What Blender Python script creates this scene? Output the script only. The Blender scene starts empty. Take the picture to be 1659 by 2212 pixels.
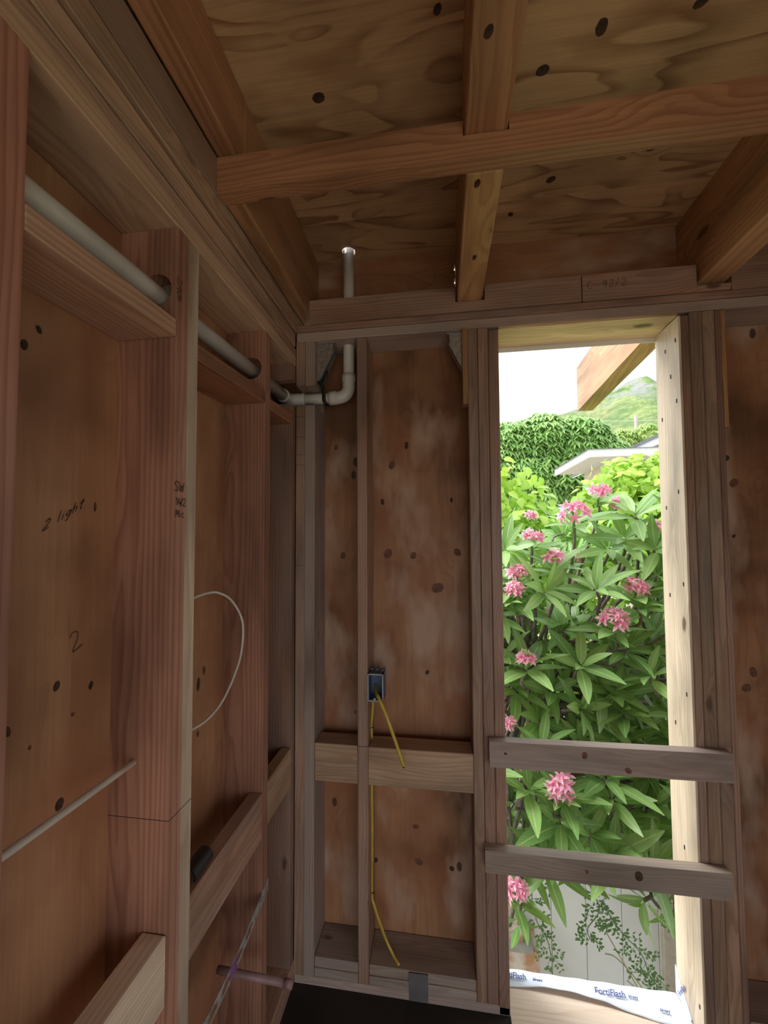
import bpy, bmesh, math, random
from mathutils import Vector, Matrix, Euler
import numpy as np

R = random.Random(7)
SC = bpy.context.scene
COL = SC.collection

# ------------------------------------------------------------------ camera
ZC = 1.64                               # eye height above the floor (floor = 0)
FPX, YAW, PITCH, ROLL, CX, CY = 859.45, -0.141694, 0.0421018, -0.0052318, 829.5, 1128.2
IW, IH = 1659, 2212
_cy, _sy, _cp, _sp = math.cos(YAW), math.sin(YAW), math.cos(PITCH), math.sin(PITCH)
FW = Vector((_sy*_cp, _cy*_cp, _sp)); RT0 = Vector((_cy, -_sy, 0)); UP0 = RT0.cross(FW)
RT = RT0*math.cos(ROLL) + UP0*math.sin(ROLL); UP = UP0*math.cos(ROLL) - RT0*math.sin(ROLL)
cam_d = bpy.data.cameras.new('camera'); cam = bpy.data.objects.new('camera', cam_d); COL.objects.link(cam)
m = Matrix.Identity(4)
for i in range(3):
    m[i][0] = RT[i]; m[i][1] = UP[i]; m[i][2] = -FW[i]
m[2][3] = ZC
cam.matrix_world = m
cam_d.sensor_fit = 'HORIZONTAL'; cam_d.sensor_width = 36.0; cam_d.lens = FPX/IW*36.0
cam_d.shift_y = (CY-IH/2)/IW; cam_d.clip_start = 0.02; cam_d.clip_end = 2000
SC.camera = cam

# ------------------------------------------------------------------ world, sun, exposure
wd = bpy.data.worlds.new('sky'); SC.world = wd; wd.use_nodes = True
wn = wd.node_tree; bgn = wn.nodes['Background']
bgn.inputs['Color'].default_value = (0.93, 0.97, 1.0, 1); bgn.inputs['Strength'].default_value = 1.2
sun_d = bpy.data.lights.new('sun', 'SUN'); sun = bpy.data.objects.new('sun', sun_d); COL.objects.link(sun)
sun_d.energy = 2.8; sun_d.angle = math.radians(38); sun_d.color = (1.0, 0.98, 0.94)
sun.rotation_euler = Vector((.62, -.15, -.77)).to_track_quat('-Z', 'Y').to_euler(); sun.location = (0, 0, 8)
VS = SC.view_settings
SC.display_settings.display_device = 'sRGB'
VS.view_transform = 'Standard'; VS.look = 'None'; VS.gamma = 1.0; VS.use_curve_mapping = False
VS.exposure = 0.88
try:
    SC.cycles.use_denoising = True
    SC.cycles.max_bounces = 6; SC.cycles.diffuse_bounces = 4; SC.cycles.glossy_bounces = 2; SC.cycles.transmission_bounces = 3
    SC.cycles.use_adaptive_sampling = True; SC.cycles.adaptive_threshold = 0.03
except Exception:
    pass

# ------------------------------------------------------------------ helpers
def ray(x, y):
    return FW + RT*((x-CX)/FPX) - UP*((y-CY)/FPX)
def onY(x, y, Y):
    d = ray(x, y); p = d*(Y/d.y); return Vector((p.x, p.y, p.z+ZC))
def onX(x, y, X):
    d = ray(x, y); p = d*(X/d.x); return Vector((p.x, p.y, p.z+ZC))
def onZ(x, y, zr):
    d = ray(x, y); p = d*(zr/d.z); return Vector((p.x, p.y, p.z+ZC))

LOC = {}
def link(name, data, parent=None, loc=(0, 0, 0), rot=None):
    o = bpy.data.objects.new(name, data); COL.objects.link(o)
    o.location = loc
    if rot is not None: o.rotation_euler = rot
    LOC[o.name] = Matrix.Translation(Vector(loc)) @ (Euler(rot).to_matrix().to_4x4() if rot is not None else Matrix.Identity(4))
    if parent is not None:
        o.parent = parent; o.matrix_parent_inverse = LOC[parent.name].inverted()
    return o
def tag(o, label=None, cat=None, group=None, kind=None):
    if label: o['label'] = label
    if cat: o['category'] = cat
    if group: o['group'] = group
    if kind: o['kind'] = kind
    return o
def thing(name, label, cat, loc, group=None):
    return tag(link(name, None, None, loc), label, cat, group)
def mesh_from(name, verts, faces, mat=None, smooth=False, uvs=None):
    me = bpy.data.meshes.new(name); me.from_pydata([tuple(v) for v in verts], [], faces)
    if mat: me.materials.append(mat)
    if smooth: me.polygons.foreach_set('use_smooth', [True]*len(me.polygons))
    me.update(); return me
def bm_mesh(name, bm, mat=None, smooth=False):
    bmesh.ops.recalc_face_normals(bm, faces=bm.faces)
    me = bpy.data.meshes.new(name); bm.to_mesh(me); bm.free()
    if mat: me.materials.append(mat)
    if smooth: me.polygons.foreach_set('use_smooth', [True]*len(me.polygons))
    return me
AX = {'x': None, 'y': (0, 0, math.pi/2), 'z': (0, -math.pi/2, 0)}
def box_bm(sx, sy, sz, bev=0.0):
    bm = bmesh.new(); bmesh.ops.create_cube(bm, size=1)
    for v in bm.verts: v.co = Vector((v.co.x*sx, v.co.y*sy, v.co.z*sz))
    if bev: bmesh.ops.bevel(bm, geom=bm.edges[:], offset=bev, segments=1, affect='EDGES')
    return bm
def lum(name, x0, x1, y0, y1, z0, z1, axis, mat, parent=None, bev=0.0025, rel=True, tilt=None):
    """one piece of timber: local X runs along the grain; z relative to the eye"""
    dz = ZC if rel else 0
    c = Vector(((x0+x1)/2, (y0+y1)/2, (z0+z1)/2+dz))
    s = (abs(x1-x0), abs(y1-y0), abs(z1-z0))
    if axis == 'x': L = s
    elif axis == 'y': L = (s[1], s[0], s[2])
    else: L = (s[2], s[1], s[0])
    me = bm_mesh(name, box_bm(*L, bev), mat)
    rot = AX[axis]
    if tilt is not None:
        q = Euler(tilt).to_matrix() @ (Euler(rot).to_matrix() if rot else Matrix.Identity(3))
        rot = tuple(q.to_euler())
    return link(name, me, parent, c, rot)
def prism(name, poly, plane, a, b, axis, mat, parent=None, rel=True):
    """polygon extruded. plane 'xz' -> extruded along y, 'yz' -> along x, 'xy' -> along z"""
    dz = ZC if rel else 0
    P = []
    for t in (a, b):
        for (u, v) in poly:
            P.append(Vector((u, t, v+dz)) if plane == 'xz' else Vector((t, u, v+dz)) if plane == 'yz' else Vector((u, v, t+dz)))
    n = len(poly)
    c = sum(P, Vector())/len(P)
    rot = AX[axis]; M = (Euler(rot).to_matrix() if rot else Matrix.Identity(3)).inverted()
    bm = bmesh.new(); vs = [bm.verts.new(M @ (p-c)) for p in P]
    bm.faces.new(vs[:n]); bm.faces.new(vs[n:][::-1])
    for i in range(n):
        j = (i+1) % n; bm.faces.new((vs[i], vs[j], vs[n+j], vs[n+i]))
    me = bm_mesh(name, bm, mat)
    return link(name, me, parent, c, rot)
def spline(pts, n=8):
    pts = [Vector(p) for p in pts]
    if len(pts) < 3: return pts
    out = []
    for i in range(len(pts)-1):
        p0 = pts[max(i-1, 0)]; p1 = pts[i]; p2 = pts[i+1]; p3 = pts[min(i+2, len(pts)-1)]
        for k in range(n):
            t = k/n
            out.append(0.5*((2*p1)+(p2-p0)*t+(2*p0-5*p1+4*p2-p3)*t*t+(3*p1-p0-3*p2+p3)*t**3))
    out.append(pts[-1]); return out
def tube_bm(bm, pts, r, seg=10, flat=1.0, cap=True, flatdir=None):
    """tube along pts; r number or list; flat<1 squashes it along the frame's 2nd axis"""
    pts = [Vector(p) for p in pts]; n = len(pts)
    rr = r if isinstance(r, (list, tuple)) else [r]*n
    rings = []; ref = None
    for i, p in enumerate(pts):
        t = (pts[min(i+1, n-1)]-pts[max(i-1, 0)]).normalized()
        if ref is None:
            ref = Vector(flatdir) if flatdir is not None else (Vector((0, 0, 1)) if abs(t.z) < .9 else Vector((1, 0, 0)))
        a = (ref-t*ref.dot(t)).normalized(); ref = a; b = t.cross(a)
        rings.append([bm.verts.new(p+a*(math.cos(2*math.pi*k/seg)*rr[i]*flat)+b*(math.sin(2*math.pi*k/seg)*rr[i])) for k in range(seg)])
    for i in range(n-1):
        for k in range(seg):
            j = (k+1) % seg
            bm.faces.new((rings[i][k], rings[i][j], rings[i+1][j], rings[i+1][k]))
    if cap:
        bm.faces.new(rings[0][::-1]); bm.faces.new(rings[-1])
def tube(name, pts, r, mat, parent=None, seg=14, flat=1.0, flatdir=None, smooth=True):
    pts = [Vector(p) for p in pts]; c = pts[0].copy()
    bm = bmesh.new(); tube_bm(bm, [p-c for p in pts], r, seg, flat, True, flatdir)
    me = bm_mesh(name, bm, mat, smooth)
    return link(name, me, parent, c)
def add_box(bm, x0, x1, y0, y1, z0, z1):
    g = bmesh.ops.create_cube(bm, size=1)
    for v in g['verts']:
        v.co = Vector(((x0+x1)/2+v.co.x*(x1-x0), (y0+y1)/2+v.co.y*(y1-y0), (z0+z1)/2+v.co.z*(z1-z0)))

# ------------------------------------------------------------------ materials
def newmat(name):
    mt = bpy.data.materials.new(name); mt.use_nodes = True
    nt = mt.node_tree; return mt, nt, nt.nodes['Principled BSDF']
class NB:
    def __init__(s, nt): s.nt = nt
    def n(s, t, **k):
        o = s.nt.nodes.new(t)
        for a, b in k.items(): setattr(o, a, b)
        return o
    def l(s, a, b): s.nt.links.new(a, b)
    def math(s, op, a, b=None, c=None):
        o = s.n('ShaderNodeMath', operation=op)
        for i, v in enumerate((a, b, c)):
            if v is None: continue
            if isinstance(v, (int, float)): o.inputs[i].default_value = v
            else: s.l(v, o.inputs[i])
        return o.outputs[0]
    def vmath(s, op, a, b):
        o = s.n('ShaderNodeVectorMath', operation=op)
        for i, v in enumerate((a, b)):
            if isinstance(v, (tuple, list)): o.inputs[i].default_value = v
            else: s.l(v, o.inputs[i])
        return o.outputs[0]
    def noise(s, v, scale, detail=2, rough=.5, dist=0.0):
        o = s.n('ShaderNodeTexNoise'); s.l(v, o.inputs['Vector'])
        o.inputs['Scale'].default_value = scale; o.inputs['Detail'].default_value = detail
        o.inputs['Roughness'].default_value = rough; o.inputs['Distortion'].default_value = dist
        return o.outputs['Fac']
    def ramp(s, f, stops, interp='LINEAR'):
        o = s.n('ShaderNodeValToRGB'); s.l(f, o.inputs[0]); r = o.color_ramp; r.interpolation = interp
        while len(r.elements) < len(stops): r.elements.new(.5)
        for e, (p, c) in zip(r.elements, stops):
            e.position = p; e.color = (c[0], c[1], c[2], 1) if isinstance(c, (tuple, list)) else (c, c, c, 1)
        return o.outputs[0]
    def mix(s, f, a, b, mode='MIX'):
        o = s.n('ShaderNodeMix', data_type='RGBA', blend_type=mode)
        for sock, v in ((o.inputs[0], f), (o.inputs[6], a), (o.inputs[7], b)):
            if isinstance(v, (int, float)): sock.default_value = v
            elif isinstance(v, (tuple, list)): sock.default_value = (v[0], v[1], v[2], 1)
            else: s.l(v, sock)
        return o.outputs[2]

def lumber_mat(name, light, dark, ring=.0055, knots=.5, grey=0.0, rough=.46, seed=0.0):
    """softwood: growth rings round a pith beside the board, knots, pencil-soft colour drift"""
    mt, nt, bs = newmat(name); b = NB(nt)
    tc = b.n('ShaderNodeTexCoord').outputs['Object']; oi = b.n('ShaderNodeObjectInfo').outputs['Random']
    w = b.n('ShaderNodeTexWhiteNoise', noise_dimensions='1D'); b.l(b.math('ADD', oi, seed), w.inputs['W'])
    sep = b.n('ShaderNodeSeparateColor'); b.l(w.outputs['Color'], sep.inputs[0])
    r1, r2, r3 = sep.outputs
    off = b.vmath('MULTIPLY', w.outputs['Color'], (41., 23., 57.))
    p = b.vmath('ADD', tc, off)
    ps = b.vmath('MULTIPLY', p, (.9, 6., 6.))
    n1 = b.noise(ps, 1.6, 2)
    # knots
    vo = b.n('ShaderNodeTexVoronoi', voronoi_dimensions='3D', feature='F1')
    b.l(b.vmath('MULTIPLY', p, (3.2, 8., 8.)), vo.inputs['Vector']); vo.inputs['Scale'].default_value = 1.0
    vd = vo.outputs['Distance']; vs = b.n('ShaderNodeSeparateColor'); b.l(vo.outputs['Color'], vs.inputs[0])
    on = b.math('LESS_THAN', vs.outputs[0], knots*.55)
    kd = b.math('ADD', vd, b.math('MULTIPLY', b.noise(p, 40, 1), .05))
    mr = b.n('ShaderNodeMapRange', interpolation_type='SMOOTHSTEP'); b.l(kd, mr.inputs[0])
    mr.inputs[1].default_value = .16; mr.inputs[2].default_value = .10; mr.inputs[3].default_value = 0; mr.inputs[4].default_value = 1
    knot = b.math('MULTIPLY', mr.outputs[0], on)
    mr2 = b.n('ShaderNodeMapRange', interpolation_type='SMOOTHSTEP'); b.l(kd, mr2.inputs[0])
    mr2.inputs[1].default_value = .55; mr2.inputs[2].default_value = .05; mr2.inputs[3].default_value = 0; mr2.inputs[4].default_value = .02
    bend = b.math('MULTIPLY', mr2.outputs[0], on)
    sx = b.n('ShaderNodeSeparateXYZ'); b.l(tc, sx.inputs[0])
    y0 = b.math('MULTIPLY_ADD', r1, .16, -.08); z0 = b.math('MULTIPLY_ADD', r2, .10, .03)
    dy = b.math('ADD', b.math('SUBTRACT', sx.outputs[1], y0), b.math('MULTIPLY', n1, .07))
    dz = b.math('ADD', b.math('SUBTRACT', sx.outputs[2], z0), b.math('MULTIPLY', n1, .05))
    rr = b.math('SQRT', b.math('ADD', b.math('MULTIPLY', dy, dy), b.math('MULTIPLY', dz, dz)))
    rr = b.math('ADD', rr, bend)
    rr = b.math('ADD', rr, b.math('MULTIPLY', b.noise(b.vmath('MULTIPLY', p, (1.6, 16., 16.)), 1.5, 2), .012))
    fr = b.math('FRACT', b.math('DIVIDE', rr, ring))
    rings = b.ramp(fr, [(0, .12), (.35, .15), (.8, .85), (.92, .8), (1, .12)])
    fine = b.noise(b.vmath('MULTIPLY', p, (3., 160., 160.)), 1.0, 1, .6)
    col = b.mix(b.math('MULTIPLY', rings, .75), light, dark)
    col = b.mix(b.math('MULTIPLY_ADD', fine, .5, -.08), col, tuple(c*.55 for c in dark))
    big = b.noise(b.vmath('MULTIPLY', p, (1., 4., 4.)), 2.2, 3)
    col = b.mix(.8, col, b.ramp(big, [(.3, .5), (.5, 1.0), (.7, 1.3)]), 'MULTIPLY')
    if grey:
        g = b.noise(b.vmath('MULTIPLY', p, (1.5, 9., 9.)), 1.7, 3)
        col = b.mix(b.math('MULTIPLY', b.ramp(g, [(.35, 0.), (.65, 1.)]), grey), col, (.40, .355, .33))
    col = b.mix(b.math('MULTIPLY', knot, .8), col, (.07, .028, .014))
    hv = b.n('ShaderNodeHueSaturation'); b.l(col, hv.inputs['Color'])
    hv.inputs['Saturation'].default_value = .95; b.l(b.math('MULTIPLY_ADD', r3, .30, .78), hv.inputs['Value']); b.l(b.math('MULTIPLY_ADD', r1, .024, .488), hv.inputs['Hue'])
    b.l(hv.outputs[0], bs.inputs['Base Color'])
    bs.inputs['Roughness'].default_value = rough; bs.inputs['Specular IOR Level'].default_value = .5
    bp = b.n('ShaderNodeBump'); bp.inputs['Strength'].default_value = .25; bp.inputs['Distance'].default_value = .0012
    b.l(fine, bp.inputs['Height']); b.l(bp.outputs[0], bs.inputs['Normal'])
    return mt

def ply_mat(name, light, dark, red=None, bands=16, knots=.4, rough=.5, stain=.5, kscale=(5., 5., 5.), seed=0.0, kcol=(.055, .025, .014), line=.55, sheen_paint=None):
    mt, nt, bs = newmat(name); b = NB(nt)
    tc = b.n('ShaderNodeTexCoord').outputs['Object']; oi = b.n('ShaderNodeObjectInfo').outputs['Random']
    w = b.n('ShaderNodeTexWhiteNoise', noise_dimensions='1D'); b.l(b.math('ADD', oi, seed), w.inputs['W'])
    p = b.vmath('ADD', tc, b.vmath('MULTIPLY', w.outputs['Color'], (31., 17., 43.)))
    # knots
    vo = b.n('ShaderNodeTexVoronoi', voronoi_dimensions='3D', feature='F1')
    b.l(b.vmath('MULTIPLY', p, kscale), vo.inputs['Vector']); vo.inputs['Scale'].default_value = 1.0
    vs = b.n('ShaderNodeSeparateColor'); b.l(vo.outputs['Color'], vs.inputs[0])
    on = b.math('LESS_THAN', vs.outputs[0], knots)
    kd = b.math('ADD', vo.outputs['Distance'], b.math('MULTIPLY', b.noise(p, 45, 1), .04))
    mr = b.n('ShaderNodeMapRange', interpolation_type='SMOOTHSTEP'); b.l(kd, mr.inputs[0])
    mr.inputs[1].default_value = .14; mr.inputs[2].default_value = .10; mr.inputs[3].default_value = 0; mr.inputs[4].default_value = 1
    knot = b.math('MULTIPLY', mr.outputs[0], on)
    mr2 = b.n('ShaderNodeMapRange', interpolation_type='SMOOTHSTEP'); b.l(kd, mr2.inputs[0])
    mr2.inputs[1].default_value = .5; mr2.inputs[2].default_value = .08; mr2.inputs[3].default_value = 0; mr2.inputs[4].default_value = .22
    bend = b.math('MULTIPLY', mr2.outputs[0], on)
    n = b.noise(b.vmath('MULTIPLY', p, (1.5, 6.5, 6.5)), 1.0, 2, .45, .35)
    h = b.math('ADD', n, bend)
    fr = b.math('FRACT', b.math('MULTIPLY', h, bands))
    lines = b.ramp(fr, [(0, 0.), (.55, .08), (.84, .8), (.92, 1.), (1, 0.)])
    vary = b.noise(b.vmath('MULTIPLY', p, (2., 5., 5.)), 2.0, 2)
    lines = b.math('MULTIPLY', lines, b.ramp(vary, [(.36, .25), (.56, 1.)]))
    fine = b.noise(b.vmath('MULTIPLY', p, (4., 130., 130.)), 1.0, 1, .6)
    col = b.mix(b.math('MULTIPLY', lines, line), light, dark)
    col = b.mix(b.math('MULTIPLY_ADD', fine, .45, -.1), col, tuple(c*.6 for c in dark))
    if red:
        col = b.mix(b.ramp(b.noise(b.vmath('MULTIPLY', p, (2., 3.5, 3.5)), 1.7, 3), [(.42, 0.), (.62, .8)]), col, red)
    big = b.noise(p, 2.6, 3)
    col = b.mix(stain, col, b.ramp(big, [(.32, .45), (.5, 1.), (.68, 1.25)]), 'MULTIPLY')
    if sheen_paint:
        col = b.mix(b.ramp(b.noise(b.vmath('MULTIPLY', p, (2.2, 5., 5.)), 1.5, 3), [(.5, 0.), (.66, .75)]), col, sheen_paint)  # whitish gloss patches painted into the base colour
    col = b.mix(b.math('MULTIPLY', knot, .85), col, kcol)
    hv = b.n('ShaderNodeHueSaturation'); hv.inputs['Saturation'].default_value = .96; b.l(col, hv.inputs['Color']); b.l(hv.outputs[0], bs.inputs['Base Color'])
    bs.inputs['Roughness'].default_value = rough; bs.inputs['Specular IOR Level'].default_value = .3
    bp = b.n('ShaderNodeBump'); bp.inputs['Strength'].default_value = .2; bp.inputs['Distance'].default_value = .001
    b.l(fine, bp.inputs['Height']); b.l(bp.outputs[0], bs.inputs['Normal'])
    return mt

def plain(name, col, rough=.5, metal=0.0, var=.12, scale=18.0, spec=.5, col2=None, bump=0.0, coords='Object', trans=0.0):
    mt, nt, bs = newmat(name); b = NB(nt)
    tc = b.n('ShaderNodeTexCoord').outputs[coords]
    n = b.noise(tc, scale, 2, .6)
    c2 = col2 if col2 else tuple(c*(1-2*var) for c in col)
    c = b.mix(b.ramp(n, [(.35, 0.), (.65, 1.)]), col, c2)
    b.l(c, bs.inputs['Base Color'])
    bs.inputs['Roughness'].default_value = rough; bs.inputs['Metallic'].default_value = metal
    bs.inputs['Specular IOR Level'].default_value = spec
    if bump:
        bp = b.n('ShaderNodeBump'); bp.inputs['Strength'].default_value = bump; bp.inputs['Distance'].default_value = .004
        b.l(n, bp.inputs['Height']); b.l(bp.outputs[0], bs.inputs['Normal'])
    return mt

def leaf_mat(name, col, col2, rib, tip=None, rough=.36, trans=.25, ribw=.06, tcol=(.35, .6, .05)):
    mt, nt, bs = newmat(name); b = NB(nt)
    uv = b.n('ShaderNodeUVMap').outputs[0]
    s = b.n('ShaderNodeSeparateXYZ'); b.l(uv, s.inputs[0])
    at = b.n('ShaderNodeAttribute', attribute_name='tint').outputs['Fac']
    oi = b.n('ShaderNodeObjectInfo').outputs['Random']
    t = b.math('FRACT', b.math('ADD', at, oi))
    c = b.mix(t, col, col2)
    d = b.math('ABSOLUTE', b.math('SUBTRACT', s.outputs[1], .5))
    mr = b.n('ShaderNodeMapRange'); b.l(d, mr.inputs[0])
    mr.inputs[1].default_value = ribw; mr.inputs[2].default_value = ribw*.4; mr.inputs[3].default_value = 0; mr.inputs[4].default_value = .8
    c = b.mix(mr.outputs[0], c, rib)
    if tip: c = b.mix(b.ramp(s.outputs[0], [(.35, 0.), (.95, .85)]), c, tip)
    vein = b.math('FRACT', b.math('MULTIPLY', b.math('SUBTRACT', s.outputs[0], b.math('MULTIPLY', d, .25)), 14.))
    c = b.mix(b.math('MULTIPLY', b.ramp(vein, [(.0, 1.), (.12, 0.), (.9, 0.), (1., 1.)]), .25), c, rib)
    b.l(c, bs.inputs['Base Color']); bs.inputs['Roughness'].default_value = rough; bs.inputs['Specular IOR Level'].default_value = .45
    if trans:
        tr = b.n('ShaderNodeBsdfTranslucent'); b.l(b.mix(.5, c, tcol), tr.inputs['Color'])
        ms = b.n('ShaderNodeMixShader'); ms.inputs[0].default_value = trans
        out = nt.nodes['Material Output']
        b.l(bs.outputs[0], ms.inputs[1]); b.l(tr.outputs[0], ms.inputs[2]); b.l(ms.outputs[0], out.inputs['Surface'])
    return mt

M = {}
M['stud_red'] = lumber_mat('stud_red', (.54, .29, .19), (.30, .115, .065), .010, .45, 0)
M['stud_brown'] = lumber_mat('stud_brown', (.44, .265, .18), (.24, .12, .07), .009, .55, .25, seed=.31)
M['plate_tan'] = lumber_mat('plate_tan', (.60, .38, .25), (.36, .18, .10), .009, .45, .15, seed=.53)
M['beam'] = lumber_mat('beam', (.50, .26, .12), (.29, .115, .045), .009, .5, 0, seed=.11)
M['rafter'] = lumber_mat('rafter', (.60, .33, .14), (.38, .16, .06), .010, .5, 0, seed=.77)
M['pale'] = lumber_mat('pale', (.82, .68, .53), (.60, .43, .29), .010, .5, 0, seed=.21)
M['warm'] = lumber_mat('warm', (.80, .56, .33), (.58, .35, .18), .010, .6, 0, seed=.66)
M['tail'] = lumber_mat('tail', (.64, .37, .17), (.42, .20, .08), .011, .4, 0, seed=.47)
M['plate_light'] = lumber_mat('plate_light', (.72, .49, .33), (.46, .26, .15), .009, .45, .1, seed=.15)
M['weathered'] = lumber_mat('weathered', (.52, .40, .33), (.31, .21, .17), .008, .6, .5, seed=.91)
M['ply_wall'] = ply_mat('ply_wall', (.40, .20, .10), (.20, .075, .035), (.30, .115, .05), 8, .4, stain=.95, kscale=(5., 9., 9.), line=.4, sheen_paint=(.52, .36, .27))
M['ply_left'] = ply_mat('ply_left', (.52, .28, .15), (.26, .10, .05), (.38, .17, .085), 7, .22, stain=.7, kscale=(6., 11., 11.), line=.25, seed=.4)
M['ply_ceiling'] = ply_mat('ply_ceiling', (.64, .41, .21), (.24, .10, .04), None, 7, .3, stain=.6, kscale=(6., 6.5, 6.5), line=.8, seed=.2)
M['ply_light'] = ply_mat('ply_light', (.88, .73, .60), (.66, .46, .31), None, 8, .2, stain=.4, kscale=(5., 5., 5.), line=.5, seed=.6)
M['floor'] = plain('floor', (.035, .028, .024), .85, col2=(.018, .015, .013), scale=6, bump=.3)
M['concrete'] = plain('concrete', (.40, .38, .35), .9, col2=(.28, .27, .26), scale=5, bump=.3)
M['pvc'] = plain('pvc', (.78, .77, .75), .32, col2=(.66, .65, .64), scale=9)
M['cable_white'] = plain('cable_white', (.72, .70, .64), .4, var=.05)
M['cable_yellow'] = plain('cable_yellow', (.62, .46, .06), .4, var=.1)
M['blackplastic'] = plain('blackplastic', (.015, .015, .018), .4, var=.1)
M['boxblue'] = plain('boxblue', (.10, .17, .30), .4, var=.15)
M['boxrim'] = plain('boxrim', (.42, .47, .55), .4, var=.08)
M['galv'] = plain('galv', (.66, .68, .70), .28, .75, col2=(.42, .43, .44), scale=60)
M['galvdull'] = plain('galvdull', (.60, .59, .58), .5, .4, col2=(.28, .27, .27), scale=45)
M['purple'] = plain('purple', (.30, .13, .38), .5, var=.2)
M['pinkpipe'] = plain('pinkpipe', (.33, .21, .21), .45, var=.15)
M['greytape'] = plain('greytape', (.17, .16, .165), .6, var=.1)
M['ink'] = plain('ink', (.02, .016, .016), .7, var=.05)
M['pencil'] = plain('pencil', (.075, .045, .035), .8, var=.05)
M['knot'] = plain('knot', (.085, .042, .024), .75, col2=(.035, .018, .012), scale=60, bump=.4)
M['knot_red'] = plain('knot_red', (.20, .085, .045), .65, col2=(.11, .045, .025), scale=70)
M['nail'] = plain('nail', (.05, .045, .045), .5, .5)
M['tape'] = plain('tape', (.84, .89, .95), .3, col2=(.72, .80, .92), scale=14, bump=.2)
M['tapeink'] = plain('tapeink', (.10, .13, .36), .5, var=.05)
M['tapeunder'] = plain('tapeunder', (.06, .055, .05), .6)
M['plum_leaf'] = leaf_mat('plum_leaf', (.17, .35, .11), (.30, .50, .16), (.52, .66, .30))
M['vine_leaf'] = leaf_mat('vine_leaf', (.34, .58, .07), (.54, .74, .13), (.62, .76, .28), trans=.4)
M['tree_leaf'] = leaf_mat('tree_leaf', (.17, .37, .09), (.38, .58, .18), (.36, .52, .2), trans=.2)
M['far_leaf'] = leaf_mat('far_leaf', (.26, .42, .10), (.42, .55, .16), (.4, .5, .2), trans=.2)
M['fern_leaf'] = leaf_mat('fern_leaf', (.09, .20, .07), (.15, .28, .10), (.2, .3, .12), trans=.15)
M['petal'] = leaf_mat('petal', (.95, .24, .48), (.98, .50, .68), (.90, .16, .40), tip=(1., .82, .90), rough=.5, trans=.35, ribw=.08, tcol=(1., .35, .55))
M['bark'] = plain('bark', (.26, .23, .20), .85, col2=(.15, .13, .115), scale=30, bump=.4)
M['grassstem'] = plain('grassstem', (.42, .36, .20), .7)
M['fence'] = plain('fence', (.90, .91, .92), .5, var=.03, scale=3)
M['fencegap'] = plain('fencegap', (.5, .51, .52), .6, var=.05)
M['cream'] = plain('cream', (.62, .54, .45), .7, var=.08)
M['white'] = plain('white', (.78, .79, .80), .5, var=.04)
M['soffit'] = plain('soffit', (.62, .62, .61), .7, var=.05)
M['roof'] = plain('roof', (.16, .22, .28), .45, var=.12)
M['roofgrey'] = plain('roofgrey', (.20, .20, .21), .6, var=.12)
M['pole'] = plain('pole', (.42, .36, .32), .9, var=.12)
M['rust'] = plain('rust', (.66, .60, .54), .85, col2=(.50, .27, .15), scale=9, bump=.3)
M['soil'] = plain('soil', (.38, .34, .27), .95, col2=(.30, .29, .20), scale=2, bump=.4)
def hill_mat():
    mt, nt, bs = newmat('hill'); b = NB(nt)
    tc = b.n('ShaderNodeTexCoord').outputs['Object']
    n = b.noise(tc, .09, 6, .62); n2 = b.noise(tc, .02, 3); n3 = b.noise(tc, .35, 4, .6)
    c = b.mix(b.ramp(n, [(.42, 0.), (.54, 1.)]), (.22, .285, .09), (.085, .17, .045))
    c = b.mix(b.ramp(n2, [(.5, 0.), (.66, .6)]), c, (.27, .265, .13))
    c = b.mix(b.math('MULTIPLY', b.ramp(n3, [(.45, 0.), (.6, 1.)]), .6), c, (.075, .145, .04))
    s = b.n('ShaderNodeSeparateXYZ'); b.l(tc, s.inputs[0])
    hi = b.n('ShaderNodeMapRange'); b.l(s.outputs[2], hi.inputs[0])
    hi.inputs[1].default_value = 58; hi.inputs[2].default_value = 68; hi.inputs[3].default_value = 0; hi.inputs[4].default_value = 1
    rock = b.math('MULTIPLY', hi.outputs[0], b.ramp(b.noise(tc, .12, 6, .7), [(.47, 0.), (.53, .9)]))
    c = b.mix(rock, c, (.25, .25, .255))
    b.l(c, bs.inputs['Base Color']); bs.inputs['Roughness'].default_value = .95
    bp = b.n('ShaderNodeBump'); bp.inputs['Strength'].default_value = .6; bp.inputs['Distance'].default_value = 2.5
    b.l(n3, bp.inputs['Height']); b.l(bp.outputs[0], bs.inputs['Normal'])
    return mt
M['hill'] = hill_mat()

# ================================================================== STRUCTURE
XL, XS = -.558, -.697          # left wall: room face of the studs, face of the sheathing
YB, YS = 1.48, 1.62            # back wall likewise
FZ = -1.64                     # floor, relative to the eye
XR, YN = 2.05, -2.3            # the room's right side and rear edge

floor = lum('floor', -.71, XR+.15, 1.08, 1.52, FZ-.22, FZ, 'x', M['floor'], bev=0)
tag(floor, 'dark floor at the foot of the framed walls', None, None, 'structure')
for k in range(3): lum('bounce_floor_panel', -.71+.97*k, -.71+.97*(k+1)-.002, YN, 1.079, FZ-.22, FZ, 'x', M['ply_light'], floor, 0)  # unseen pale floor panels added to bounce light up to the ceiling

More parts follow.
